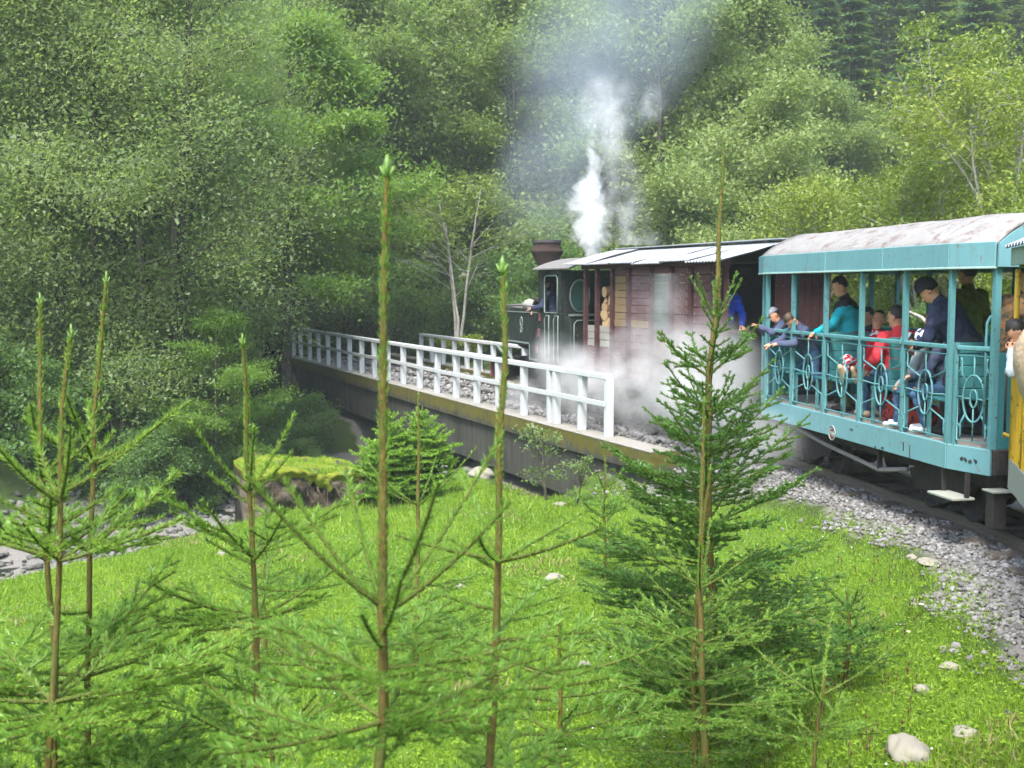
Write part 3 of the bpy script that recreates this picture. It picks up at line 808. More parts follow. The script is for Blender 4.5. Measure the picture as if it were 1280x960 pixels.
# end wall (dark, with a door opening) at the rear, upper lattice open at the front
for x0, x1 in ((-.90, -.74), (.10, .90)):
    k = 1 if x1 < 0 else 6
    for i in range(k):
        a = x0 + (x1 - x0) * i / k
        mb = MB(); mb.box((a + .002, posts[0] - .02, Z0), (a + (x1 - x0) / k - .003, posts[0] + .005, 2.9 - .25 * abs(a + .05)), bev=.003); mb.build('plank', M_['wagonpost'], wg)
mb = MB(); mb.box((-.88, posts[0] + .9, Z0), (.88, posts[0] + .93, 2.7)); mb.build('inner_partition', M_['black'], wg)
for sx in (-1, 1):
    mb = MB(); mb.beam((sx * .95, bs(909), 2.74), (sx * .95, s_w1 + .05, 2.74), .07, .08); mb.build('eaves_beam', M_['wagonpost'], wg)
mb = MB(); mb.beam((0, bs(909), 2.97), (0, s_w1 + .05, 2.97), .06, .05); mb.build('ridge_beam', M_['wagonpost'], wg)
mb = MB()
for (y, ya) in ((bs(909) + .12, 0),):
    for x, x2 in ((-.9, -.4), (.9, .4)):
        mb = MB(); mb.beam((x, y, Z0), (x, y, 2.70), .05, .05); mb.beam((x, y, 1.75), (x2, y, 1.75), .04, .04); mb.build('platform_frame', M_['wagonpost'], wg)
# corrugated roof sheets
def sheet(y0, y1, side, dz):
    n = 22; mb = MB(); vs = []; fs = []
    L = 1.16
    for i in range(n + 1):
        y = y0 + (y1 - y0) * i / n; c = .010 * math.cos(i * math.pi)
        for j, t in enumerate((0, .5, 1)):
            x = side * L * t; z = 3.045 - .285 * t + c + dz + .012 * math.sin(7 * t + y0 * 5) * (t > .4)
            vs.append((x, y, z))
    for i in range(n):
        for j in range(2): a = i * 3 + j; fs.append((a, a + 1, a + 4, a + 3))
    k = len(vs); vs += [(x, y, z - .008) for x, y, z in vs]
    fs += [tuple(i + k for i in f[::-1]) for f in fs]
    mb.add(vs, fs); return mb
a = bs(909) - .05; end = s_w1 + .42; L = (end - a) / 6
for side in (-1, 1):
    for i in range(6):
        o = sheet(a + i * L - .05, a + (i + 1) * L + .03, side, .006 * (i % 2) + rng.uniform(0, .02)).build('roof_sheet', M_['tin'], wg)
        o.rotation_euler = (rng.normal(0, .003), rng.normal(0, .008), 0)
mb = MB(); mb.box((-.12, a, 3.075), (.12, end, 3.095), bev=.005); mb.build('ridge_cap', M_['tin'], wg)
def wheelset(parent, y, r=.26):
    mb = MB(); mb.tube([(-.42, y, r), (.42, y, r)], .04, 8)
    mb.build('axle', M_['iron'], parent)
    for sx in (-1, 1):
        mb = MB(); mb.lathe([(r, -.02), (r + .02, -.02), (r, 0), (r, .08), (r - .04, .08), (r - .04, .04), (.06, .04), (.06, .10), (0, .1)], 22, Matrix.Translation((sx * .37, y, r)) @ Matrix.Rotation(math.pi / 2 * sx, 4, 'Y')); mb.build('wheel', M_['iron'], parent)
def bogie(parent, y, wb=.8):
    for d in (-wb / 2, wb / 2): wheelset(parent, y + d)
    for sx in (-1, 1):
        mb = MB(); mb.prism([(y - .62, .40), (y - .5, .22), (y - .3, .22), (y - .1, .14), (y + .1, .14), (y + .3, .22), (y + .5, .22), (y + .62, .40), (y + .5, .44), (y - .5, .44)], 'x', sx * .56 - .03, sx * .56 + .03); mb.build('bogie_frame', M_['iron'], parent)
    mb = MB(); mb.box((-.55, y - .15, .36), (.55, y + .15, .60)); mb.build('bogie_bolster', M_['iron'], parent)
bogie(wg, -.6); bogie(wg, 1.9)
# firewood stacked in the front end of the wagon
lg = []
for r_i in range(4):
    rr = .075 + .012 * r_i; mb = MB(); n = (7, 3, 4, 9)[r_i]
    pts = [(rr * math.cos(6.283 * k / n + r_i) * rng.uniform(.8, 1.1), rr * math.sin(6.283 * k / n + r_i) * rng.uniform(.8, 1.1)) for k in range(n)] if r_i in (0, 3) else \
          ([(-rr, -.6 * rr), (rr, -.7 * rr), (.1 * rr, rr)] if r_i == 1 else [(-rr, -.5 * rr), (rr, -.7 * rr), (.8 * rr, .7 * rr), (-.6 * rr, .8 * rr)])
    mb.prism(pts, 'x', 0, .5); me = mb.mesh('firewood_log'); me.materials.append(M_['logbark']); me.materials.append(M_['logend'])
    lg_dummy = 0
    for p in me.polygons: p.material_index = 1 if abs(p.normal.x) > .8 or r_i in (1, 2) and p.index % 2 else 0
    lg.append(me)
k = 0
for iy, y in enumerate(np.arange(posts[5] + .13, posts[7] - .08, .155)):
    top = 2.42 if y < posts[6] - .05 else 1.72
    z = Z0 + .09
    while z < top:
        if z > 1.45 or y > posts[6]:
            o = link('firewood_log', lg[int(rng.integers(0, 4))]); o.location = bpt(0, 0) + DB * (y + rng.normal(0, .02)) + NB * (-.885 + rng.uniform(0, .10)) + Vector((0, 0, z + rng.normal(0, .01)))
            o.rotation_euler = (rng.uniform(-.3, .3), rng.normal(0, .05), BROT + rng.normal(0, .06))
            tag(o, f"split firewood log {'near the top' if z > 2.1 else 'halfway up' if z > 1.75 else 'low'} in the {'open middle bay' if y < posts[6] - .05 else 'front bay'} of the wagon", 'log', 'firewood logs stacked in the wagon'); k += 1
        z += .135
print('logs', k)

# ------------------------------------------------------------------ open blue passenger car
T, TP, TD = M_['teal'], M_['teal_post'], M_['teal_dark']
FZ = .87
bc = empty('open_passenger_car', CP0, CROT, 'turquoise open-sided passenger car with ring grilles and peeling roof', 'passenger car')
YR, YF = 0.0, cs_(958.5)
YE0, YE1 = -.50, YF + .48
HW, HE = .95, .80
print('car length', YF)
outline = [(-HE, YE0), (-HW, YR), (-HW, YF), (-HE, YE1), (HE, YE1), (HW, YF), (HW, YR), (HE, YE0)]
mb = MB(); mb.prism([(x * .97, y * 1.0 + (.02 if y < 0 else (-.02 if y > YF else 0))) for x, y in outline], 'z', FZ - .06, FZ - .004); mb.build('floor', M_['greyplank'], bc)
segs = [((-HE, YE0), (-HW, YR)), ((-HW, YR), (-HW, YF)), ((-HW, YF), (-HE, YE1)), ((HE, YE0), (HW, YR)), ((HW, YR), (HW, YF)), ((HW, YF), (HE, YE1)), ((-HE, YE0), (HE, YE0)), ((-HE, YE1), (HE, YE1))]
for i, (a, b) in enumerate(segs):
    mb = MB(); A, B = Vector((*a, (FZ + .62) / 2)), Vector((*b, (FZ + .62) / 2)); d = (B - A).normalized()
    mb.beam(A + d * .004, B - d * .004, .05, FZ - .62 - (.01 if i > 5 else 0), bev=.006); mb.build('side_sill', T if i < 6 else M_['iron'], bc)
# worn emblem and dark scuffed lettering on the sill
def decal(px, y, r):
    s0 = cs_(px, -.98, .75); return s0, at(px, y, (CP0 + DC * s0 + NC * -.98).y).z
s0, z0 = decal(1040, 541, 0)
mb = MB(); mb.tube([(-.978, s0 + .085 * math.cos(t), z0 + .085 * math.sin(t)) for t in np.linspace(0, 6.283, 21)[:-1]], .008, 5, closed=True); mb.beam((-.978, s0 - .05, z0 - .03), (-.978, s0 + .06, z0 + .035), .012, .035); mb.build('emblem', M_['greywood'], bc)
mb = MB(); mb.beam((-.978, s0 - .04, z0 + .045), (-.978, s0 + .03, z0 + .03), .014, .03); mb.beam((-.978, s0 - .01, z0 - .06), (-.978, s0 + .03, z0 - .02), .014, .025); mb.build('emblem_red', M_['maroon'], bc)
mb = MB()
for px, y, w, h in ((1064, 537, .07, .018), (1094, 559, .02, .03), (1103, 560, .05, .02), (1129, 558, .012, .09), (1137, 566, .008, .16)):
    s0, z0 = decal(px, y, 0); mb.beam((-.977, s0 - w / 2, z0), (-.977, s0 + w / 2, z0), .006, h)
mb.build('scuff_mark', M_['iron'], bc)
mb = MB()
for k, (px, y) in enumerate(((1212, 574), (1217, 577), (1223, 576), (1230, 577))):
    sy = .0 - (px - 1190) / 57 * .5; xx = -HW - .03 + (HW - HE) * (-sy / .5); z0 = at(px, y, 10.9).z
    mb.beam((xx, sy - .02, z0), (xx - .0, sy + .02, z0 + (.02 if k % 2 else -.02)), .008, .025)
mb.build('lettering_remains', M_['black'], bc)
# posts
px_posts = [1186.5, 1129.5, 1075.5, 1031, 990.5, 958.5]
yp = [cs_(p) for p in px_posts]
print('car posts', [round(y, 2) for y in yp])
ptop = 2.70
def post_at(x, y, z0, z1, w=.05, nm='post', mat=None):
    mb = MB(); mb.box((x - w * .5, y - w * .5, z0), (x + w * .5, y - w * .5 + .012, z1)); mb.box((x - w * .5, y - w * .5 + .012, z0), (x - w * .5 + .014, y + w * .5, z1), bev=.002)
    mb.box((x - .004, y - w * .3, z0), (x + w * .4, y + w * .3, z1), bev=.004)
    mb.build(nm, mat or TP, bc)
for sx in (-1, 1):
    for y in yp: post_at(sx * (HW - .005), y, FZ, ptop)
    for y, x in ((YE0 + .02, HE), (YE1 - .02, HE)): post_at(sx * (x - .005), y, FZ, ptop, .06)
post_at(-HW + .02, -.07, FZ, 1.86, .04, 'gate_post')
# end bulkheads: posts, low panel
for ye in (YE0 + .03, YE1 - .03):
    for x in (-.33, .33): post_at(x, ye, FZ, ptop)
    for x0, x1 in ((-HE + .05, -.36), (.36, HE - .05)):
        mb = MB(); mb.box((x0, ye - .012, FZ), (x1, ye + .012, 1.78), bev=.004); mb.build('end_panel', TD, bc)
# grilles
def grille(a, b, z0=FZ + .05, z1=1.80, hand='wood', par=None, style=0):
    a, b = Vector((*a, 0)), Vector((*b, 0)); L = (b - a).length; d = (b - a) / L
    P = lambda u, z: a + d * u + Vector((0, 0, z))
    zm = (z0 + z1) / 2 - .03; c = L / 2
    root = MB(); root.tube([P(0.032, z0), P(L - .032, z0), P(L - .032, z1 - .06), P(.032, z1 - .06)], .011, 6, closed=True)
    g = root.build('grille', TP, bc)
    g_r = MB(); ea, eb = min(.135, L * .28), .225
    g_r.tube([P(c + ea * math.cos(t), zm + eb * math.sin(t)) for t in np.linspace(0, 6.2832, 29)[:-1]], .0115, 6, closed=True); g_r.build('ring', TP, g)
    h_r = MB(); h_r.tube([P(c + ea * .33 * math.cos(t), zm + eb * .38 * math.sin(t)) for t in np.linspace(0, 6.2832, 17)[:-1]], .0105, 6, closed=True); h_r.build('hub_ring', TP, g)
    bb = MB()
    bb.tube([P(c, zm + eb * .38), P(c, z1 - .06)], .0085, 5); bb.tube([P(c, zm - eb * .38), P(c, z0)], .0085, 5)
    bb.tube([P(c + ea * .33, zm), P(c + ea * 1.2, zm - .005), P(L - .1, zm + .01), P(L - .01, zm + .005)], .010, 5)
    bb.tube([P(c - ea * .33, zm), P(c - ea * 1.2, zm - .005), P(.1, zm + .01), P(.01, zm + .005)], .010, 5)
    bb.build('spoke', TP, g)
    for sx in (-1, 1):
        for sz in (-1, 1):
            zz = z1 - .06 if sz > 0 else z0
            e = MB(); u0 = c + sx * ea * .75; u1 = c + sx * (c - .075); zc_ = zz - sz * .17
            hook = [P(u0, zm + sz * eb * .68), P(u1, zc_), P(u1 + sx * .0, zz - sz * .05), P(u1 + sx * .01, zz - sz * .02)]
            e.tube(hook, .010, 5)
            cur = [P(u1 + sx * (.035 - .028 * math.cos(t)), zz - sz * (.12 + .035 * math.sin(t) + .0)) for t in np.linspace(-.2, 3.6, 9)]
            e.tube(cur, .008, 5)
            e.build('scroll', TP, g)
    hm = MB()
    if hand: hm.beam(P(.028, z1 + .012), P(L - .028, z1 + .012), .06, .045, bev=.008)
    hm.build('handrail', M_['teal_post'], bc)
for sx in (-1, 1):
    for k in range(5): grille((sx * (HW - .005), yp[k]), (sx * (HW - .005), yp[k + 1]))
    grille((sx * (HE - .01), YE0 + .03), (sx * (HW - .01), YR - .07)); grille((sx * (HW - .01), YF + .02), (sx * (HE - .01), YE1 - .03))
# grab handle loop beside the entrance
mb = MB(); xg, yg = -HE - .02, YE0 + .11
mb.tube([(xg, yg, 1.0), (xg - .01, yg, 1.9), (xg - .01, yg - .01, 2.06), (xg + .01, yg - .035, 2.12), (xg + .02, yg - .065, 2.13), (xg + .02, yg - .09, 2.08), (xg + .02, yg - .09, 1.85)], .014, 7); mb.build('grab_handle', TP, bc)
# roof: arched canopy that narrows at both ends, and hanging fringe boards
ry = [YE0 - .04, YR - .02, .6, 1.3, 2.0, 2.7, 3.4, 4.1, YF + .02, YE1 + .06]; rw = [HE + .05] + [HW + .045] * 8 + [HE + .05]
n = 20; vs = []; fs = []
for layer, dz in ((0, 0), (1, -.03)):
    for y, w in zip(ry, rw):
        for k in range(n + 1):
            u = 2 * k / n - 1
            sag = .012 * math.sin(y * 4.1 + u * 3) + .006 * math.sin(y * 13 + u * 9)
            vs.append((w * u, y, 2.805 + .325 * (1 - abs(u) ** 2.5) + dz + (sag if layer == 0 and abs(u) < .98 else 0)))
m_ = n + 1; K = len(ry) * m_
for i in range(len(ry) - 1):
    for k in range(n):
        a = i * m_ + k; fs.append((a, a + 1, a + m_ + 1, a + m_)); fs.append((K + a, K + a + m_, K + a + m_ + 1, K + a + 1))
for i in (0, len(ry) - 1):
    for k in range(n): a = i * m_ + k; fs.append((a, a + 1, K + a + 1, K + a))
for k in (0, n):
    for i in range(len(ry) - 1): a = i * m_ + k; fs.append((a, a + m_, K + a + m_, K + a))
mb = MB(); mb.add(vs, fs, True); mb.build('roof', M_['roof'], bc)
fl = [(-HE - .055, YE0 - .045), (-HW - .05, YR), (-HW - .05, 1.3), (-HW - .05, 2.7), (-HW - .05, YF), (-HE - .055, YE1 + .065)]
for sx in (1, -1):
    for a, b in zip(fl[:-1], fl[1:]):
        A, B = Vector((a[0] * sx, a[1], 2.695)), Vector((b[0] * sx, b[1], 2.695)); d = (B - A).normalized()
        mb = MB(); mb.beam(A + d * .003, B - d * .003, .022, .235, bev=.006); fb = mb.build('fringe_board', T, bc)
        mb = MB(); mb.beam(A + d * .003 + Vector((0, 0, -.122)), B - d * .003 + Vector((0, 0, -.122)), .036, .022, bev=.005); mb.build('edge_strip', M_['lip'], fb)
for y in (YE0 - .05, YE1 + .07):
    top = [((HE + .04) * (2 * k / 12 - 1), 2.79 + .30 * (1 - abs(2 * k / 12 - 1) ** 2.5)) for k in range(13)]
    mb = MB(); mb.prism([(-HE - .04, 2.58), (HE + .04, 2.58)] + top[::-1], 'y', y - .012, y + .012); mb.build('roof_end_board', T, bc)
for y in yp:
    mb = MB(); mb.beam((-HW + .03, y, 2.72), (HW - .03, y, 2.72), .04, .05); mb.build('roof_bow', TP, bc)
# benches
def bench(x0, x1, y, back='both'):
    t = bc
    for k in range(5):
        mb = MB(); mb.box((x0, y - .012, 1.28 + k * .115), (x1, y + .012, 1.28 + k * .115 + .108), bev=.005); mb.build('bench_back_plank', TD, t)
    for sg in ((-1, 1) if back == 'both' else ((1,) if back == 'f' else (-1,))):
        for k in range(3):
            ya = y + sg * (.05 + k * .12)
            mb = MB(); mb.box((x0, min(ya, ya + sg * .11), 1.26), (x1, max(ya, ya + sg * .11), 1.285), bev=.005); mb.build('bench_seat_plank', TD, t)
        mb = MB(); mb.box((x0, y + sg * .36 - .02, FZ), (x0 + .03, y + sg * .36 + .02, 1.258)); mb.build('bench_leg', TP, t); mb = MB(); mb.box((x1 - .03, y + sg * .36 - .02, FZ), (x1, y + sg * .36 + .02, 1.258)); mb.build('bench_leg', TP, t)
for x0, x1 in ((-.90, -.22), (.22, .90)):
    for y, b in ((.12, 'f'), (1.30, 'both'), (2.75, 'both'), (4.1, 'both')): bench(x0, x1, y, b)
# running gear, truss pipe, steps
bogie(bc, .75); bogie(bc, 3.85)
for sx in (-1, 1):
    mb = MB(); mb.beam((sx * .55, YE0 + .1, .52), (sx * .55, YE1 - .1, .52), .08, .16); mb.build('underframe_beam', M_['iron'], bc)
    pp = [(-1, cs_(q, -.85, .5), z) for q, z in ((990, .62), (1033, .46), (1072, .40), (1100, .36))]
    mb = MB(); mb.tube([(sx * .85, 4.15, .61)] + [(sx * .85, y, z) for _, y, z in pp[1:]] + [(sx * .85, .95, .46)], .027, 8); mb.build('truss_pipe', M_['pipe'], bc)
    mb = MB(); mb.beam((sx * .85, pp[3][1], .37), (sx * .85, pp[3][1], .62), .03, .05); mb.build('pipe_hanger', M_['iron'], bc)
    mb = MB(); mb.box((sx * .95 - .14, -.33, .36), (sx * .95 + .10, .12, .385), bev=.005); mb.build('step', M_['greywood'], bc)
    mb = MB(); mb.box((sx * .93 - .02, -.33, .385), (sx * .93 + .02, -.30, .62)); mb.build('step_hanger', M_['iron'], bc); mb = MB(); mb.box((sx * .93 - .02, .08, .385), (sx * .93 + .02, .11, .62)); mb.build('step_hanger', M_['iron'], bc)
mb = MB(); mb.box((-.16, YE0 - .22, .48), (.16, YE0 - .02, .62), bev=.01); mb.box((-.16, YE1 + .02, .48), (.16, YE1 + .2, .62), bev=.01); mb.build('coupler', M_['iron'], bc)
mb = MB(); mb.box((-.83, YE0 - .10, .47), (-.62, YE0 + .10, .49), bev=.004); mb.build('buffer_plate', M_['greywood'], bc)
mb = MB(); mb.box((-.80, YE0 - .05, .12), (-.66, YE0 + .08, .468), bev=.01); mb.build('corner_bracket', M_['iron'], bc)

# ------------------------------------------------------------------ yellow passenger car (the next one back)
yc = empty('open_passenger_car', YP0, YROT, 'yellow barred passenger car with grey boards, cut by the picture edge', 'passenger car')
Yw, GW = M_['yellow'], M_['greywood']
YL = -6.4
mb = MB(); mb.box((-.90, YL, .80), (.90, -.01, .86)); mb.build('floor', M_['greyplank'], yc)
for sx in (-1, 1):
    for k in range(11):
        y1 = -.003 - k * .58; mb = MB(); mb.box((sx * .95 - .02 + rng.normal(0, .003), y1 - .574, .60), (sx * .95 + .02, y1, .872), bev=.004); mb.build('side_board', GW, yc)
    for y in [-.03] + [-.03 - .62 * k for k in range(1, 11)]:
        mb = MB(); mb.tube([(sx * .95, y, .86), (sx * .95, y, 2.55)], .024, 8); mb.build('post', Yw, yc)
    for y in np.arange(-.03 - .085, YL, -.085):
        mb = MB(); mb.beam((sx * .95, y, .875), (sx * .95, y, 1.80), .022, .035); mb.build('rail_bar', Yw, yc)
    mb = MB(); mb.beam((sx * .95, YL, 1.82), (sx * .95, -.02, 1.82), .05, .04, bev=.006); mb.build('handrail', Yw, yc)
    for k in range(7):
        mb = MB(); mb.box((sx * 1.0 - .012, -.02 - (k + 1) * .9, 2.58), (sx * 1.0 + .012, -.023 - k * .9, 2.735), bev=.004); mb.build('fringe_board', M_['fasciagrey'], yc)
for x in (-.5, 0, .5):
    mb = MB(); mb.tube([(x, -.03, .86), (x, -.03, 2.6)], .022, 8); mb.build('post', Yw, yc)
for x in np.arange(-.9, .92, .09):
    if abs(x) > .3:
        mb = MB(); mb.beam((x, -.03, .875), (x, -.03, 1.80), .03, .02); mb.build('rail_bar', Yw, yc)
mb = MB(); mb.beam((-.93, -.03, 1.825), (.93, -.03, 1.825), .04, .04, up=(0, 0, 1)); mb.build('end_rail', Yw, yc)
for zz in (1.62, 1.05):
    mb = MB(); mb.tube([(-.93, -.02, zz), (-.99, .03, zz + .03), (-1.0, .10, zz + .03), (-1.0, .12, zz - .01)], .013, 6); mb.build('hook', Yw, yc)
mb = MB(); mb.tube([(-1.0, .08, 1.10), (-1.0, .08, 1.66)], .012, 6); mb.build('chain_rod', M_['iron'], yc)
for side in (-1, 1):
    for i in range(4):
        mb = MB(); vs = []; fs = []; N = 40; y0, y1 = .05 - i * 1.62, .05 - (i + 1) * 1.62 - .04
        for k in range(N + 1):
            y = y0 + (y1 - y0) * k / N; c = .016 * math.sin(k * math.pi / 2 + .8)
            for t in (0, .35, .7, 1): vs.append((side * 1.06 * t, y, 3.06 - .31 * t ** 1.7 + c + .004 * (i % 2)))
        for k in range(N):
            for j in range(3): a = k * 4 + j; fs.append((a, a + 1, a + 5, a + 4))
        K = len(vs); vs += [(x, y, z - .01) for x, y, z in vs]; fs += [tuple(q + K for q in f[::-1]) for f in fs]
        mb.add(vs, fs, True); mb.build('roof_sheet', M_['tin'], yc)
mb = MB(); mb.box((-.94, -.02, 2.56), (.94, .005, 2.72), bev=.004); mb.build('end_board', M_['fasciagrey'], yc)
for sx in (-1, 1):
    mb = MB(); mb.beam((sx * .55, YL + .1, .50), (sx * .55, -.1, .50), .08, .18); mb.build('underframe_beam', M_['iron'], yc)
bogie(yc, -1.1); bogie(yc, -5.0)
mb = MB(); mb.box((-.16, .0, .46), (.16, .22, .62), bev=.01); mb.build('coupler', M_['iron'], yc)
for x0, x1 in ((-.88, -.25), (.25, .88)):
    for y in (-.75, -2.2, -3.7, -5.2):
        for k in range(4):
            mb = MB(); mb.box((x0, y - .012, 1.30 + k * .12), (x1, y + .012, 1.41 + k * .12), bev=.005); mb.build('bench_back_plank', Yw, yc)
        mb = MB(); mb.box((x0, y - .40, 1.262), (x1, y + .40, 1.285), bev=.005); mb.box((x0, y - .36, .87), (x0 + .03, y + .36, 1.26)); mb.box((x1 - .03, y - .36, .87), (x1, y + .36, 1.26)); mb.build('bench_seat', Yw, yc)
# ------------------------------------------------------------------ people: one smooth body surface each (distance field -> surface nets)
def surface_nets(D, org, h):
    nx, ny, nz = D.shape
    S = D < 0
    c = np.zeros((nx - 1, ny - 1, nz - 1), int)
    for i in (0, 1):
        for j in (0, 1):
            for k in (0, 1): c += S[i:nx - 1 + i, j:ny - 1 + j, k:nz - 1 + k]
    act = (c > 0) & (c < 8)
    idx = np.full(act.shape, -1, int); A = np.argwhere(act); idx[act] = np.arange(len(A))
    pos = np.zeros((len(A), 3)); cnt = np.zeros(len(A))
    off = [(i, j, k) for i in (0, 1) for j in (0, 1) for k in (0, 1)]
    for a in off:
        for b in off:
            if sum(x != y for x, y in zip(a, b)) == 1 and a < b:
                da = D[A[:, 0] + a[0], A[:, 1] + a[1], A[:, 2] + a[2]]; db = D[A[:, 0] + b[0], A[:, 1] + b[1], A[:, 2] + b[2]]
                m = (da < 0) != (db < 0)
                t = np.where(m, da / np.where(m, da - db, 1), 0)
                p = np.array(a)[None] + t[:, None] * (np.array(b) - np.array(a))[None]
                pos += p * m[:, None]; cnt += m
    V = (A + pos / cnt[:, None]) * h + org
    F = []
    for ax in range(3):
        sl0 = [slice(1, -1)] * 3; sl0[ax] = slice(0, -1); sl1 = [slice(1, -1)] * 3; sl1[ax] = slice(1, None)
        a, b = S[tuple(sl0)], S[tuple(sl1)]
        E = np.argwhere(a != b); pol = a[a != b]
        E = E + np.array([0 if i == ax else 1 for i in range(3)])
        u, v = [(1, 2), (2, 0), (0, 1)][ax]
        du = np.zeros(3, int); du[u] = 1; dv = np.zeros(3, int); dv[v] = 1
        g = lambda o: idx[(E - o)[:, 0], (E - o)[:, 1], (E - o)[:, 2]]
        q = np.stack([g(du * 0), g(du), g(du + dv), g(dv)], 1)
        q[~pol] = q[~pol][:, ::-1]
        F.append(q)
    F = np.concatenate(F); F = F[(F >= 0).all(1)]
    return V, F

def ik(a, c, l1, l2, pole):
    a, c, pole = Vector(a), Vector(c), Vector(pole)
    d = c - a; L = min(d.length, (l1 + l2) * .995); d.normalize(); c2 = a + d * L
    x = (l1 * l1 - l2 * l2 + L * L) / (2 * L); y = math.sqrt(max(l1 * l1 - x * x, 0))
    p = pole - d * pole.dot(d); p.normalize()
    return a + d * x + p * y, c2

def person(parent_frame, x, y, z, face, label, hip, lean=(0, 0), head=(0, 0), hands=None, feet=None, k=1.0, top='navy', legs='jeans', shoe='shoe', hair='hairdk', hat=None, skin='skin', group=None, sleeves=True, tw=1.0, voxel=.0135, cat='person', hatmat=None, yoke=None):
    """x,y,z: point on the floor below the pelvis in the vehicle's frame; face: heading in degrees (0 = forwards, 90 = to the left side);
    hip: pelvis height; lean: (forwards, sideways right) degrees; head: (pitch down, turn left) degrees relative to the chest; hands / feet: targets in the person's own frame"""
    Mw, rot = parent_frame
    root = empty('person', Mw @ Vector((x, y, z)), rot + R(face), label, cat, group)
    prim = []     # (kind, a, b, ra, rb / axes, label, smoothing)
    H = Vector((0, 0, hip))
    Ml = Matrix.Rotation(R(lean[1]), 3, 'Y') @ Matrix.Rotation(-R(lean[0]), 3, 'X')
    up = lambda v: H + Ml @ (Vector(v) * k)
    T_, L_, S_, SH = 'top', 'legs', 'skin', 'shoe'
    chest, waist, neck, hd = up((0, .01, .36)), up((0, 0, .16)), up((0, -.01, .53)), None
    prim.append(('e', up((0, .0, .02)), (.165 * k * tw, .12 * k * tw, .13 * k), L_, Ml, .05))
    prim.append(('e', up((0, .005, .18)), (.15 * k * tw, .115 * k * tw, .17 * k), T_, Ml, .05))
    prim.append(('e', up((0, .01, .36)), (.185 * k * tw, .125 * k * tw, .17 * k), T_, Ml, .05))
    prim.append(('c', up((-.13, -.005, .455)), up((.13, -.005, .455)), .068 * k, .068 * k, T_, .04))
    prim.append(('c', up((0, -.01, .46)), up((0, .02, .60)), .058 * k, .052 * k, S_, .02))
    prim.append(('c', up((0, -.01, .45)), up((0, .0, .535)), .085 * k, .066 * k, T_, .02))
    Mh = Ml @ Matrix.Rotation(R(head[1]), 3, 'Z') @ Matrix.Rotation(-R(head[0]), 3, 'X')
    base = up((0, .01, .58)); hp = lambda v: base + Mh @ (Vector(v) * k)
    prim.append(('e', hp((0, .01, .125)), (.077 * k, .095 * k, .10 * k), S_, Mh, .02))
    prim.append(('e', hp((0, .035, .05)), (.055 * k, .065 * k, .062 * k), S_, Mh, .03))
    prim.append(('c', hp((0, .098, .105)), hp((0, .120, .065)), .009 * k, .016 * k, S_, .012))
    prim.append(('c', hp((-.03, .088, .125)), hp((.03, .088, .125)), .014 * k, .014 * k, S_, .012))
    prim.append(('e', hp((0, .093, .022)), (.02 * k, .014 * k, .014 * k), S_, Mh, .015))
    for sx in (-1, 1): prim.append(('e', hp((sx * .080, .0, .095)), (.012 * k, .022 * k, .034 * k), S_, Mh, .008))
    hands = hands or [(-.22, .05, hip - .05), (.22, .05, hip - .05)]
    for sx, tgt in zip((-1, 1), hands):
        sh = up((sx * .185, 0, .455)); tgt = Vector(tgt)
        el, wr = ik(sh, tgt, .285 * k, .255 * k, (sx * .6, -.5, -.6))
        prim.append(('c', sh, el, .072 * k * tw ** .5, .058 * k, T_, .04))
        prim.append(('c', el, el + (wr - el) * (.9 if sleeves else .35), .057 * k, .046 * k, T_, .02))
        prim.append(('c', el + (wr - el) * .3, wr, .036 * k, .027 * k, S_, .01))
        f = (wr - el).normalized(); down = Vector((0, 0, -1)); lat = f.cross(down)
        if lat.length < .1: lat = Vector((1, 0, 0))
        lat.normalize(); nrm = lat.cross(f).normalized()
        if nrm.z > 0: nrm = -nrm
        P = lambda a, b, c_: wr + f * a * k + lat * b * k + nrm * c_ * k
        prim.append(('c', P(.02, -.018, 0), P(.075, -.026, .005), .020 * k, .016 * k, S_, .012)); prim.append(('c', P(.02, .014, 0), P(.075, .022, .005), .020 * k, .016 * k, S_, .012))
        for q, ln in zip((-.034, -.012, .011, .032), (.058, .070, .065, .050)):
            a0 = P(.078, q, .006); a1 = P(.078 + ln * .55, q * 1.1, .018); a2 = P(.078 + ln * .8, q * 1.1, .045)
            prim.append(('c', a0, a1, .0098 * k, .0092 * k, S_, .004)); prim.append(('c', a1, a2, .0092 * k, .008 * k, S_, .004))
        a0 = P(.02, -sx * .03, .005); a1 = P(.055, -sx * .058, .02); a2 = P(.085, -sx * .058, .034)
        prim.append(('c', a0, a1, .0125 * k, .0105 * k, S_, .008)); prim.append(('c', a1, a2, .0105 * k, .0088 * k, S_, .004))
    feet = feet or [(-.10, .03, .08), (.10, .0, .08)]
    for sx, tgt in zip((-1, 1), feet):
        hj = H + Vector((sx * .09 * k, 0, -.02)); tgt = Vector(tgt)
        kn, an = ik(hj, tgt, .43 * k, .42 * k, (sx * .12, 1, .25))
        prim.append(('c', hj, kn, .088 * k * tw, .060 * k, L_, .04)); prim.append(('c', kn, an, .058 * k, .043 * k, L_, .02))
        fwd = (Vector((0, 1, 0)) if an.z < .3 else Vector((0, .55, .85))).normalized(); dn = Vector((0, 0, -1)) if an.z < .3 else Vector((0, .85, -.55))
        prim.append(('c', an + dn * .045 * k - fwd * .03 * k, an + dn * .05 * k + fwd * .16 * k, .042 * k, .034 * k, SH, .02))
    pts = []
    for p in prim:
        if p[0] == 'c': r_ = max(p[3], p[4]); pts += [p[1] - Vector((r_,) * 3), p[1] + Vector((r_,) * 3), p[2] - Vector((r_,) * 3), p[2] + Vector((r_,) * 3)]
        else: r_ = max(p[2]); pts += [p[1] - Vector((r_,) * 3), p[1] + Vector((r_,) * 3)]
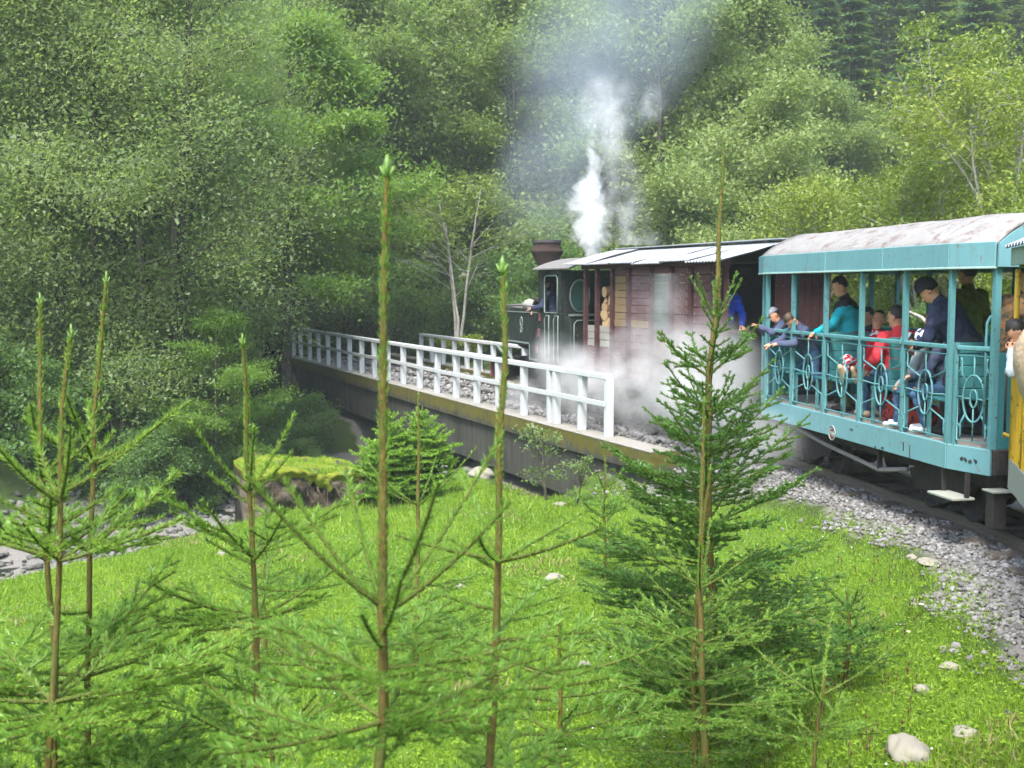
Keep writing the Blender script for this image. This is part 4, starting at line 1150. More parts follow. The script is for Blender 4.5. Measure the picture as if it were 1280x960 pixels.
    lo_ = np.min([tuple(q) for q in pts], 0) - .06; hi_ = np.max([tuple(q) for q in pts], 0) + .06
    n_ = np.ceil((hi_ - lo_) / voxel).astype(int) + 1
    D = np.full(n_, 1.0, np.float32)
    ax_ = [lo_[i] + np.arange(n_[i]) * voxel for i in range(3)]
    def dist(p, X, Y, Z):
        if p[0] == 'c':
            a = np.array(p[1]); b = np.array(p[2]); d = b - a; L2 = max(d @ d, 1e-9)
            px, py, pz = X - a[0], Y - a[1], Z - a[2]
            t = np.clip((px * d[0] + py * d[1] + pz * d[2]) / L2, 0, 1)
            return np.sqrt((px - t * d[0]) ** 2 + (py - t * d[1]) ** 2 + (pz - t * d[2]) ** 2) - (p[3] + (p[4] - p[3]) * t)
        Mi_ = np.array(p[4].inverted()); c = np.array(p[1]); s = np.array(p[2])
        px, py, pz = X - c[0], Y - c[1], Z - c[2]
        q = [Mi_[i][0] * px + Mi_[i][1] * py + Mi_[i][2] * pz for i in range(3)]
        kk = np.sqrt(sum((q[i] / s[i]) ** 2 for i in range(3))); g = np.sqrt(sum((q[i] / s[i] ** 2) ** 2 for i in range(3)))
        return kk * (kk - 1) / np.maximum(g, 1e-6)
    for p in prim:
        sm = p[-1]
        if p[0] == 'c':
            r_ = max(p[3], p[4]) + sm + .03; l = np.minimum(p[1], p[2]) - r_; u = np.maximum(p[1], p[2]) + r_
        else: r_ = max(p[2]) + sm + .03; l = np.array(p[1]) - r_; u = np.array(p[1]) + r_
        i0 = np.clip(((l - lo_) / voxel).astype(int), 0, n_ - 1); i1 = np.clip(((u - lo_) / voxel).astype(int) + 2, 1, n_)
        s_ = tuple(slice(a, b) for a, b in zip(i0, i1))
        X, Y, Z = np.meshgrid(*[ax_[i][s_[i]] for i in range(3)], indexing='ij')
        d = dist(p, X, Y, Z); o = D[s_]
        hh = np.clip(.5 + .5 * (o - d) / sm, 0, 1)
        D[s_] = o * (1 - hh) + d * hh - sm * hh * (1 - hh)
    X, Y, Z = np.meshgrid(*ax_, indexing='ij'); hc = hp((0, .01, .1))
    far_ = np.clip((np.sqrt((X - hc.x) ** 2 + (Y - hc.y) ** 2 + (Z - hc.z) ** 2) - .17) / .06, 0, 1)
    sd_n = len(label)
    D = D + far_ * (.0055 * np.sin(34 * Z + 9 * np.sin(11 * X + sd_n) + 5 * Y) * np.sin(23 * X + 17 * Y + sd_n) + .003 * np.sin(70 * Z + 40 * X))
    V, F = surface_nets(D, lo_, voxel)
    C = V[F].mean(1); best = np.full(len(C), 9.0); lab = np.zeros(len(C), int)
    names = ['skin', 'top', 'legs', 'shoe']
    for p in prim:
        d = dist(p, C[:, 0], C[:, 1], C[:, 2]); m = d < best
        best = np.where(m, d, best); lab = np.where(m, names.index(p[3] if p[0] == 'e' else p[5]), lab)
    if yoke:
        lz = (C - np.array(H)) @ np.array(Ml)[:, 2]
        lab = np.where((lab == 1) & (lz > .40 * k + .03 * np.sin(C[:, 0] * 18)), 4, lab)
    me = npmesh('body', V, F, smooth=True, mat_idx=lab)
    for mt in (M_[skin], M_[top], M_[legs], M_[shoe]) + ((M_[yoke],) if yoke else ()): me.materials.append(mt)
    link('body', me, root)
    # hair: a shell over the skull, cut away at the face
    def shell(name, mat, grow, cond, off=(0, -.004, .012), n=18, sc=(1, 1, 1)):
        vs = []; fs = []
        rr = np.random.default_rng(len(label))
        for i in range(n + 1):
            th = math.pi * i / n
            for j in range(24):
                ph2 = 2 * math.pi * j / 24
                d = Vector((math.sin(th) * math.cos(ph2), math.sin(th) * math.sin(ph2), math.cos(th)))
                g = grow * (1 + rr.uniform(-.02, .02))
                vs.append(hp((d.x * .077 * g * sc[0] + off[0], d.y * .095 * g * sc[1] + .01 + off[1], d.z * .10 * g * sc[2] + .125 + off[2])))
        for i in range(n):
            for j in range(24):
                th = math.pi * (i + .5) / n; ph2 = 2 * math.pi * (j + .5) / 24
                if cond(math.sin(th) * math.cos(ph2), math.sin(th) * math.sin(ph2), math.cos(th)): fs.append((i * 24 + j, i * 24 + (j + 1) % 24, (i + 1) * 24 + (j + 1) % 24, (i + 1) * 24 + j))
        mb = MB(); mb.add(vs, fs, True); return mb.build(name, M_[mat], root)
    if hair: shell('hair', hair, 1.09, lambda a, b, c: c > .34 or (c > -.45 and b < .28) and not (b > .05 and c < .0))
    if hat == 'cap':
        shell('cap', hatmat, 1.17, lambda a, b, c: c > .18)
        mb = MB(); mb.prism([tuple((.06 * math.cos(t), .09 + .085 * math.sin(t))) for t in np.linspace(0, math.pi, 9)], 'z', .135, .142, Matrix.Identity(4))
        mb.v = [tuple(hp(v)) for v in mb.v]; mb.build('cap_peak', M_[hatmat], root)
    elif hat == 'beanie':
        shell('beanie', hatmat, 1.22, lambda a, b, c: c > .0 or (c > -.35 and b < .1), sc=(1, 1, 1.1))
    elif hat == 'sunhat':
        mb = MB(); prof = [(.0, .285), (.06, .275), (.115, .24), (.15, .18), (.172, .10), (.186, .02), (.190, -.03), (.184, -.03), (.165, .03), (.13, .10), (.05, .15), (0, .15)]; nn_ = 28; vs = []; fs = []
        for r_, zz in prof:
            for q in range(nn_): t = 6.2832 * q / nn_; vs.append(hp((r_ * math.cos(t), r_ * 1.08 * math.sin(t) + .005, zz + .006 * math.sin(3 * t))))
        for i in range(len(prof)):
            j = (i + 1) % len(prof)
            for q in range(nn_): fs.append((i * nn_ + q, i * nn_ + (q + 1) % nn_, j * nn_ + (q + 1) % nn_, j * nn_ + q))
        mb.add(vs, fs, True); mb.build('sun_hat', M_[hatmat], root)
    for sx in (-1, 1):
        mb = MB(); c = hp((sx * .031, .0945, .098)); mb.tube([c + Mh @ Vector((0, .004, -.004)) * k, c + Mh @ Vector((0, .008, 0)) * k, c + Mh @ Vector((0, .004, .004)) * k], [.004 * k, .009 * k, .004 * k], 8); mb.build('eye', M_['eye'], root)
    mb = MB(); a, b, c = hp((-.022, .094, .048)), hp((0, .104, .047)), hp((.022, .094, .048)); mb.tube([a, b, c], [.003, .007 * k, .003], 6); mb.build('mouth', M_['lips'], root)
    return root, hp

M_['navy'] = cloth('navy_jacket', hexc('#2a3046')); M_['navygrey'] = cloth('blue_grey_jacket', hexc('#454c64')); M_['turq_jacket'] = cloth('turquoise_jacket', hexc('#1792a4'))
M_['black_cloth'] = cloth('black_knit', (.014, .015, .02)); M_['red'] = cloth('red_shirt', hexc('#c01828')); M_['red2'] = cloth('coral_red_shirt', hexc('#d03a44'))
M_['white_cloth'] = cloth('white_cotton', (.62, .64, .68)); M_['palejacket'] = cloth('pale_grey_jacket', hexc('#a9b6c0')); M_['jeans'] = cloth('blue_jeans', hexc('#36506e'))
M_['darktrousers'] = cloth('dark_trousers', (.03, .033, .045)); M_['khaki'] = cloth('olive_khaki_cloth', hexc('#5c5f3a')); M_['olive'] = cloth('olive_green_jacket', hexc('#4d5a16'))
M_['shoe'] = cloth('dark_leather_shoe', (.04, .035, .03)); M_['whiteshoe'] = cloth('white_trainer', (.72, .72, .74)); M_['beigeshoe'] = cloth('beige_trainer', hexc('#b39a80'))
M_['blueshirt'] = cloth('bright_blue_shirt', hexc('#2448b4')); M_['greyhood'] = cloth('grey_blue_cap_cloth', hexc('#7a7f88')); M_['beige'] = cloth('beige_hat_felt', hexc('#a39079'), 2.5)
M_['redbag'] = cloth('orange_red_bag_cloth', hexc('#b8361c'), 1, .8, hexc('#2c3040')); M_['striped'] = cloth('navy_white_cap_cloth', hexc('#2b3150'), 1.4, .85, (.6, .62, .66)); M_['redwhite'] = cloth('red_white_tracksuit', hexc('#b5142c'), .7, .8, (.66, .62, .66))
def plaidmat():
    m = NT('orange_patterned_knit'); o = m.obj()
    c = m.ramp(m.noise(o, 26, 2, .5), [(.3, hexc('#2e2f26')), (.42, hexc('#4b4636')), (.50, hexc('#5e3424')), (.545, hexc('#55523f')), (.60, hexc('#6a4a2c'))], 'CONSTANT')
    m.bsdf(c, .9, 0, m.bump(m.noise(o, 20, 4), .5, .01), .15); return m.m
M_['plaid'] = plaidmat()
M_['purplesock'] = cloth('purple_sock', hexc('#7c1f5c'))

CF = (Matrix.Translation(CP0) @ Matrix.Rotation(CROT, 4, 'Z'), CROT)
YFm = (Matrix.Translation(YP0) @ Matrix.Rotation(YROT, 4, 'Z'), YROT)
LF = (Matrix.Translation(BP0) @ Matrix.Rotation(BROT, 4, 'Z'), BROT)
def cy_(px, x, z=2.0): return cs_(px, x, z)
SIT = lambda d=.42: [(-.11, d, .09), (.11, d, .09)]
# driver
sd_ = bs(689, -.75, 2.3)
person(LF, -.66, sd_ + .04, .95, 55, 'engine driver in dark blue overalls leaning on the locomotive cab window', .88, lean=(14, 0), head=(6, 5), hands=[(-.14, .42, 1.02), (.20, .40, .98)], top='navy', legs='darktrousers', hat='cap', hatmat='black_cloth', k=.97)
# passenger at the wagon end door
person(LF, -.45, posts[0] + .5, .86, 160, 'person in a bright blue shirt standing at the wagon end door', .90, hands=[(-.2, .28, .95), (.24, .1, .8)], top='blueshirt', legs='darktrousers')
# blue car, from the front end back
yb = cy_(981, -.74)
person(CF, -.60, yb - .05, FZ + .41, 75, 'boy in a grey peaked cap leaning over the front of the turquoise handrail', .28, lean=(30, 8), head=(0, 10), hands=[(-.15, .50, .58), (.12, .50, .58)], feet=[(-.1, -.22, .06), (.1, -.22, .06)], k=.78, top='navygrey', legs='jeans', hat='cap', hatmat='greyhood')
yb = cy_(1000, -.80)
person(CF, -.62, yb, FZ + .41, 95, 'brown-haired child draped over the handrail with forearms hanging outside', .26, lean=(34, -6), head=(24, 15), hands=[(-.10, .56, .38), (.10, .56, .36)], feet=[(-.1, -.22, .06), (.1, -.22, .06)], k=.82, top='navygrey', legs='jeans', hair='hairbr')
yb = cy_(1050, -.58)
person(CF, -.52, yb - .20, FZ, 62, 'dark-haired adult in a turquoise jacket standing with a hand on the handrail', .88, lean=(10, 0), head=(8, 12), hands=[(-.16, .42, .96), (.26, .34, .96)], k=.965, top='turq_jacket', legs='khaki', tw=1.3, yoke='black_cloth')
yb = cy_(1094, -.35)
person(CF, -.34, yb + .02, FZ, 128, 'seated youth in a red shirt with head tipped back and feet up on the rail', .50, lean=(-8, 0), head=(-16, 0), hands=[(-.2, .22, .62), (.2, .24, .6)], feet=[(-.08, .62, .48), (.06, .66, .50)], k=.92, top='red', yoke='redwhite', legs='redwhite', shoe='beigeshoe')
yb = cy_(1120, -.52)
person(CF, -.52, yb - .08, FZ, 8, 'balding man in a coral red shirt seen from behind on the bench', .50, lean=(2, 0), head=(4, 22), hands=[(-.26, .20, .60), (.14, .30, .55)], feet=SIT(.44), k=1.0, top='red2', legs='jeans', shoe='beigeshoe', hair='hairdk', tw=1.12)
yb = cy_(1084, .20)
person(CF, .22, yb, FZ, 100, 'dark-haired passenger half hidden behind the youth in red', .50, hands=[(-.2, .25, .6), (.2, .25, .6)], feet=SIT(), k=.92, top='darktrousers', legs='jeans')
yb = cy_(1166, -.40)
person(CF, -.30, yb, FZ, 20, 'short-haired man in a white shirt seated in profile beside the children', .50, lean=(6, 0), head=(0, 16), hands=[(-.2, .3, .6), (.2, .3, .55)], feet=[(-.12, .48, .09), (.12, .44, .09)], k=.98, top='white_cloth', legs='darktrousers', shoe='whiteshoe')
yb = cy_(1160, -.62, 1.9)
person(CF, -.58, yb + .02, FZ, 50, 'child in a white cap and pale jacket bowed behind the handrail', .50, lean=(16, 0), head=(44, 10), hands=[(-.12, .28, .50), (.12, .28, .5)], feet=SIT(.30), k=.74, top='palejacket', legs='jeans', hat='cap', hatmat='white_cloth', shoe='whiteshoe')
yb = cy_(1175, -.66, 1.9)
person(CF, -.58, yb - .06, FZ, 62, 'child in a navy and white cap looking down over the handrail', .52, lean=(20, 0), head=(38, 10), hands=[(-.02, .36, .60), (.10, .34, .40)], feet=SIT(.22), k=.80, top='navygrey', legs='jeans', hat='cap', hatmat='striped', shoe='whiteshoe')
yb = cy_(1203, -.50, 1.9)
person(CF, -.46, yb - .02, FZ, 38, 'stooping adult in a navy jacket and black beanie on the end platform', .92, lean=(30, -8), head=(12, 18), hands=[(-.12, .48, .90), (.20, .44, .82)], feet=[(-.12, .16, .08), (.14, -.10, .08)], k=1.0, top='navy', legs='darktrousers', hat='beanie', hatmat='black_cloth', tw=1.35)
yb = cy_(1208, .18, 2.3)
person(CF, .20, yb, FZ, 15, 'tall person in an olive green jacket standing under the roof', .95, hands=[(-.3, .2, 1.0), (.3, .1, .9)], k=1.04, top='olive', legs='khaki', tw=1.2)
# bag on the floor
def blob(name, c, r3, mat, parent, seed=1, label=None, cat=None, cuts=16):
    mb = MB(); rr = np.random.default_rng(seed); a, b, c_ = rr.uniform(0, 6, 3); vs = []; fs = []
    for i in range(cuts + 1):
        th = math.pi * i / cuts
        for j in range(20):
            p = 6.2832 * j / 20
            d = Vector((math.sin(th) * math.cos(p), math.sin(th) * math.sin(p), math.cos(th)))
            d = Vector([math.copysign(abs(q) ** .7, q) for q in d])
            g = 1 + .07 * math.sin(4 * p + a) * math.sin(3 * th + b) + .04 * math.sin(9 * p + c_)
            vs.append((d.x * r3[0] * g, d.y * r3[1] * g, d.z * r3[2] * g))
    for i in range(cuts):
        for j in range(20): fs.append((i * 20 + j, i * 20 + (j + 1) % 20, (i + 1) * 20 + (j + 1) % 20, (i + 1) * 20 + j))
    mb.add(vs, fs, True); o = mb.build(name, mat, parent); o.location = c
    if label: tag(o, label, cat)
    return o
for px, x, z, r3, sd2, lb in ((1119, -.62, .17, (.15, .17, .20), 3, 'orange-red rucksack on the car floor by the bench foot'), (1150, -.55, .13, (.16, .22, .14), 5, 'low red bag lying under the white-capped child')):
    yb = cs_(px, x, 1.0); t = empty('rucksack', CF[0] @ Vector((x, yb, FZ + z)), CROT, lb, 'bag')
    blob('bag_body', (0, 0, 0), r3, M_['redbag'], t, sd2)
    mb = MB(); mb.tube([(-.06, r3[1] * .9, -.08), (-.06, r3[1] + .05, .02), (-.06, r3[1] * .8, .15)], .012, 6); mb.build('strap', M_['navy'], t)
    mb = MB(); mb.tube([(-.04, 0, r3[2] * .95), (0, 0, r3[2] + .04), (.04, 0, r3[2] * .95)], .009, 6); mb.build('handle', M_['navy'], t)
# yellow car
solve_y = lambda px, x, z: solve(YP0, DY, NY, px, x, z, -8, 1)
person(CF, -.40, -.36, FZ, 165, 'person in an orange patterned knit at the end of the turquoise car', .93, hands=[(-.25, .15, .85), (.25, .15, .85)], k=.98, top='plaid', legs='darktrousers', tw=1.25)
person(YFm, -.66, -.40, .86, 80, 'dark-haired passenger in grey leaning on the yellow handrail', .66, lean=(30, 0), head=(10, 0), hands=[(-.1, .36, 1.0), (.1, .36, 1.0)], feet=[(-.1, -.05, .08), (.1, -.05, .08)], k=.86, top='palejacket', legs='jeans')
hx = at(1330, 512, 4.35)
Yi = YFm[0].inverted() @ hx
person(YFm, Yi.x + .60, Yi.y + .12, .86, 100, 'person in a round beige sun hat leaning far out of the yellow car', 1.0, lean=(72, 0), head=(-38, 0), hands=[(-.24, .12, .98), (.24, .12, .98)], feet=[(-.1, -.1, .08), (.1, -.12, .08)], k=1.0, top='palejacket', legs='darktrousers', hat='sunhat', hatmat='beige')
# ------------------------------------------------------------------ broadleaf trees
def tubes_np(paths, ns=5):
    """paths: list of (points Nx3, radii N) -> one array of verts and quads"""
    V = []; F = []; o = 0
    for P, r in paths:
        P = np.asarray(P, float); m = len(P)
        T = np.gradient(P, axis=0); T /= np.linalg.norm(T, axis=1)[:, None] + 1e-9
        ref = np.where(np.abs(T[:, 2:3]) > .9, np.array([[1., 0, 0]]), np.array([[0, 0, 1.]]))
        U = np.cross(T, ref); U /= np.linalg.norm(U, axis=1)[:, None] + 1e-9; W = np.cross(T, U)
        a = np.arange(ns) * 2 * np.pi / ns
        V.append((P[:, None] + (U[:, None] * np.cos(a)[None, :, None] + W[:, None] * np.sin(a)[None, :, None]) * np.asarray(r)[:, None, None]).reshape(-1, 3))
        i, k = np.meshgrid(np.arange(m - 1), np.arange(ns), indexing='ij'); i = i.ravel(); k = k.ravel(); k2 = (k + 1) % ns
        F.append(np.stack([i * ns + k, i * ns + k2, (i + 1) * ns + k2, (i + 1) * ns + k], 1) + o); o += m * ns
    return np.concatenate(V), np.concatenate(F)
def leaves_np(C, size, rg, up=.5, asp=.55, quad=False):
    """one folded four-cornered leaf at each point"""
    n = len(C)
    N = rg.normal(0, 1, (n, 3)); N /= np.linalg.norm(N, axis=1)[:, None]; N[:, 2] = np.abs(N[:, 2]); N = N * (1 - up) + np.array([0, 0, up]); N /= np.linalg.norm(N, axis=1)[:, None]
    A = rg.normal(0, 1, (n, 3)); A -= N * (A * N).sum(1)[:, None]; A /= np.linalg.norm(A, axis=1)[:, None]
    A[:, 2] -= .25
    B = np.cross(N, A); s = (size * rg.uniform(.6, 1.25, n))[:, None]
    if quad:
        V = np.stack([C - A * s * .5, C + B * s * asp * .5 - N * s * .08, C + A * s * .5 - N * s * .05, C - B * s * asp * .5 - N * s * .08], 1)
        return V.reshape(-1, 3), np.arange(4 * n).reshape(-1, 4)
    V = np.stack([C - A * s * .55 - B * s * asp * .25, C + B * s * asp * .75, C + A * s * .55 - B * s * asp * .3], 1)
    return V.reshape(-1, 3), np.arange(3 * n).reshape(-1, 3)
def decid(name, seed, H, Rad, nleaf, leaf, crown_mat, quad=False, bark='bark', base=.18, stems=1, limbs=26, thick=.012, clump=.55, elev=(10, 45), prof=1.0, flat=.38, droop=.12, up=.22, spread=.6, lmin=0.0):
    rg = np.random.default_rng(seed); paths = []; cl = []
    for s in range(stems):
        a0 = rg.uniform(0, 6.28); off = np.array([math.cos(a0), math.sin(a0)]) * (.12 * H / 10 if stems > 1 else 0)
        lean = np.array([math.cos(a0), math.sin(a0)]) * (rg.uniform(.03, .12) * H * spread if stems > 1 else rg.uniform(0, .03) * H)
        t = np.linspace(0, 1, 12); wob = np.cumsum(rg.normal(0, .012 * H, (12, 2)), 0) * .35
        St = np.concatenate([off + lean * t[:, None] ** 1.3 + wob, (t * H * rg.uniform(.88, .97))[:, None]], 1)
        r0 = thick * H * (1 if stems == 1 else .72); rr = r0 * (1 - t) ** .8 + .012
        rr[0] *= 1.35; paths.append((St, rr))
        for i in range(limbs // stems):
            f = base + (1 - base) * (i + rg.uniform(0, 1)) / (limbs // stems); f = min(f, .98)
            p0 = np.array([np.interp(f, t, St[:, k]) for k in range(3)])
            u = (f - base) / (1 - base); L = Rad * (math.sin(math.pi * min(.93, .22 + .78 * u ** prof)) ** .7) * rg.uniform(.7, 1.15)
            az = rg.uniform(0, 6.28); el = R(rg.uniform(*elev) + 25 * u)
            d = np.array([math.cos(az) * math.cos(el), math.sin(az) * math.cos(el), math.sin(el)])
            q = np.linspace(0, 1, 7)[:, None]; side = np.array([-d[1], d[0], 0]) * rg.normal(0, .12)
            Pl = p0 + d * q * L + side * q ** 2 * L + np.array([0, 0, -droop * L]) * q ** 2
            rb = np.interp(f, t, rr) * .45; paths.append((Pl, np.linspace(max(rb, .012), .008, 7)))
            for j in range(int(3 + L * 1.5)):
                g = rg.uniform(.3, 1); p1 = np.array([np.interp(g, q[:, 0], Pl[:, k]) for k in range(3)])
                a2 = az + rg.choice([-1, 1]) * rg.uniform(.4, 1.3); l2 = L * rg.uniform(.18, .45) * (1.15 - g * .6)
                d2 = np.array([math.cos(a2), math.sin(a2), rg.uniform(-.1, .5)]); d2 /= np.linalg.norm(d2)
                p2 = p1 + d2 * l2; paths.append((np.stack([p1, p1 + d2 * l2 * .55 + [0, 0, .03 * l2], p2]), [.011, .008, .004]))
                cl.append(p2); cl.append(p1 + d2 * l2 * .5)
            cl.append(Pl[-1]); cl.append(Pl[-2])
    V, F = tubes_np(paths, 5); tm = npmesh('trunk', V, F, smooth=True); tm.materials.append(M_[bark])
    cl = np.array(cl); w = rg.uniform(.5, 1.4, len(cl)) * (.06 + (cl[:, 2] > lmin * H)); idx = rg.choice(len(cl), nleaf, p=w / w.sum())
    tiltv = rg.normal(0, .25, (len(cl), 2))
    off = rg.normal(0, clump * .5, (nleaf, 3)); off[:, 2] = off[:, 2] * flat + (off[:, :2] * tiltv[idx]).sum(1)
    C = cl[idx] + off
    V, F = leaves_np(C, leaf, rg, up, .55, quad)
    ct = rg.uniform(0, 1, len(cl)); ti = np.clip(.55 * ct[idx] + .45 * rg.uniform(0, 1, nleaf), 0, 1)  # per-clump part paints sunlit and shaded sprays into the leaf colour
    cm = npmesh('crown', V, F, tint=np.repeat(ti, F.shape[1])); cm.materials.append(M_[crown_mat])
    return tm, cm
def plant(kind, name, x, y, sc=1.0, rz=0.0, label=None, cat='tree', group=None, z=None, mat=None, sz=None):
    tm, cm = kind
    t = empty(name, (x, y, (tz(x, y) if z is None else z) - .05), rz, label, cat, group); t.scale = (sc, sc, sz or sc)
    if tm is not None: link('trunk', tm, t)
    link('crown', cm, t)
    return t
rgp = np.random.default_rng(77)
AL = [decid('alder', 21 + i, 13.5, 3.2, 64000, .088, 'alder', stems=(2, 1, 3)[i], limbs=(48, 40, 51)[i], base=.12, clump=1.05, elev=(0, 38), flat=.62, droop=.16, thick=.0135) for i in range(3)]
GR = decid('maple', 31, 10.5, 3.4, 42000, .12, 'greenleaf', stems=1, limbs=30, base=.25, clump=.75, elev=(5, 30), flat=.28, droop=.2)
FA = [decid('far', 41 + i, 15, 4.1, 62000, .155, 'farleaf', stems=(1, 2, 1)[i], limbs=34, base=.06, thick=.009, clump=1.05, elev=(10, 45), flat=.5) for i in range(3)]
SH = [decid('shrub', 51 + i, 2.6, 1.5, 13000, .085, 'alderdk', stems=4, limbs=20, base=.02, clump=.42, thick=.012, elev=(10, 50), flat=.5, spread=1.4) for i in range(2)]
YB = decid('bush', 61, 4.6, 2.3, 17000, .078, 'yellowleaf', bark='barkpale', stems=5, limbs=30, base=.22, clump=.5, thick=.011, elev=(20, 60), flat=.5, spread=2.6)
ST = decid('rowan', 71, 5.6, 2.7, 4200, .13, 'yellowleaf', bark='barkpale', stems=3, limbs=27, base=.30, clump=.5, thick=.012, elev=(15, 45), flat=.4, spread=2.2, prof=.6, lmin=.62)

# alders on the left bank, labelled by what stands round them
la = [(0, 95, 26.0, 1.0, 'twin-stemmed grey-green alder at the far left of the stream'), (1, 150, 27.5, 1.05, 'tall alder just right of the twin-stemmed one, trunk forked low'),
      (2, 205, 26.0, .98, 'many-stemmed alder over the middle of the gravel bank'), (1, 296, 34.5, .9, 'alder near the far bridge end with drooping lower sprays'),
      (0, 20, 31.0, .95, 'alder at the left picture edge behind the twin-stemmed one'),
      (1, -70, 25.0, 1.0, 'alder cut off by the left picture edge'), (0, 338, 40.0, 1.0, 'alder standing just past the far end of the white railing'), (2, -160, 33, 1.0, 'outermost alder beyond the left picture edge')]
for k, px, Y, sc, lb in la:
    p = at(px, 500, Y); plant(AL[k], 'alder_tree', p.x, Y, sc, rgp.uniform(0, 6.28), lb, 'tree', 'alders on the left bank')
p = at(352, 300, 33); plant(GR, 'maple_tree', p.x, 33, 1.08, 1.2, 'fresh green maple beside the far end of the bridge', 'tree')
p = at(250, 300, 23.5); plant(GR, 'young_maple_tree', p.x, 24.5, .42, 2.2, 'small bright green maple under the left alders', 'tree')
p = at(572, 400, 38); plant(ST, 'rowan_tree', p.x, 38, .98, .7, 'small pale-stemmed tree with yellow-green top behind the shorter railing', 'tree', z=.5)
for i, (px, Y, s) in enumerate(((20, 37, .62), (110, 35, .5), (178, 38, .6), (262, 36, .5), (330, 40, .6), (395, 44, .7), (440, 47, .75))):  # bushes added to brighten the gaps between the alders, as sunlit backdrop
    p = at(px, 420, Y); plant(GR, 'backdrop_bush', p.x, Y, s, i * 1.3, ('fresh green bush added as sunlit backdrop behind the edge alder', 'low lime-green bush added as sunlit backdrop behind the twin-stemmed alder', 'lime-green bush added as sunlit backdrop behind the low-forked alder', 'lime-green bush added as sunlit backdrop behind the many-stemmed alder', 'fresh green bush added as sunlit backdrop beside the far railing end', 'fresh green bush added as sunlit backdrop beyond the far bridge end', 'rounded fresh green bush added as sunlit backdrop left of the small pale tree')[i], 'bush', 'bushes added as sunlit backdrop behind the left alders')
# bank shrubs
shr = [(-12.5, 21.5, 1.0), (-10.8, 22.6, 1.1), (-9.6, 23.6, .9), (-8.4, 24.5, 1.1), (-7.6, 25.4, .9), (-8.8, 26.2, 1.1), (-7.4, 27.0, .75), (-8.6, 29.5, .95), (-9.5, 31.5, 1.3), (-11.5, 27, 1.2), (-13.5, 24.5, 1.1), (-9.6, 33.0, 1.1), (-10.4, 36, 1.2), (-12.4, 34, 1.5), (-6.3, 24.6, .5),
       (-6.75, 24.9, .62), (-6.35, 26.6, .70), (-5.7, 28.2, .66), (-5.35, 29.6, .60), (-7.6, 23.2, .7), (-5.15, 27.3, .45),
       (-9.4, 40.5, 1.2), (-6.2, 42, 1.3), (-3.2, 41, 1.3), (-.8, 40, 1.3), (1.2, 38.5, 1.4), (3.2, 36.5, 1.4), (-4.6, 45, 1.6), (.5, 44, 1.6)]
ads = ['low dark', 'bushy', 'rounded', 'spreading', 'dense', 'ragged', 'tall', 'leafy']
pls = ['by the gravel bank', 'under the left alders', 'at the stream edge', 'near the far bridge end', 'behind the far railing', 'under the maple']
for i, (x, y, s) in enumerate(shr):
    pl = pls[0] if y < 24 else pls[1] if y < 27 else pls[2] if y < 30 else pls[5] if y < 37 else pls[3] if x < -4 else pls[4]
    plant(SH[i % 2], 'bank_shrub', x, y, s, rgp.uniform(0, 6.28), f'{ads[i % 8]} {("", "half-shaded ", "overhanging ", "trailing ")[i // 8]}dark green shrub {pl}', 'shrub', 'dark shrubs along the stream and track')
# broadleaf wood behind bridge and train; each is told apart by where its crown shows
used_l = set()
def wood_label(px, Y):
    for _ in range(60):
        l = wood_label_(px, talls[int(rgp.integers(0, len(talls)))], Y)
        if l not in used_l: break
    used_l.add(l); return l
def wood_label_(px, tall, Y):
    if px < 120: w = 'seen through gaps of the left alders'
    elif px < 400: w = 'behind the left alders'
    elif px < 560: w = 'between the maple and the small pale tree'
    elif px < 690: w = 'behind the locomotive chimney'
    elif px < 800: w = 'veiled by the chimney smoke'
    elif px < 930: w = 'above the firewood wagon'
    elif px < 1060: w = 'above the front of the turquoise car'
    else: w = 'on the lower slope behind the turquoise car'
    return f"{tall} broadleaf tree {'in the front row' if Y < 50 else 'in the middle row' if Y < 60 else 'in the back row'} {w}"
kk = 0
talls = ['narrow', 'crooked-stemmed', 'thick-leaved', 'pale green', 'leaning', 'tall grey-green', 'rounded pale', 'dense dark-shaded', 'slender yellowish', 'broad full-crowned', 'loose airy']
for Y, xs, hs in ((45, np.arange(-21, 17, 3.0), 1.0), (55, np.arange(-26, 18, 3.4), 1.12), (66, np.arange(-31, 20, 4.2), 1.2), (36, (6.5, 9.0, 11.5), .8)):
    for x in xs:
        xx = x + rgp.uniform(-.9, .9); yy = Y + rgp.uniform(-2.5, 2.5)
        px = proj(Vector((xx, yy, 4)))[0]
        s = hs * rgp.uniform(.86, 1.12)
        if px > 930 and (Y > 50 or rgp.uniform() < .0): continue
        if px > 920: s = np.interp(px, [940, 1060, 1200, 1330], [.93, .64, .46, .40]) * rgp.uniform(.9, 1.08)
        if Y == 36: s *= .8
        if px > 1330 or px < -330: continue
        plant(FA[kk % 3], 'broadleaf_tree', xx, yy, s, rgp.uniform(0, 6.28), wood_label(px, Y), 'tree', 'broadleaf wood behind the railway'); kk += 1
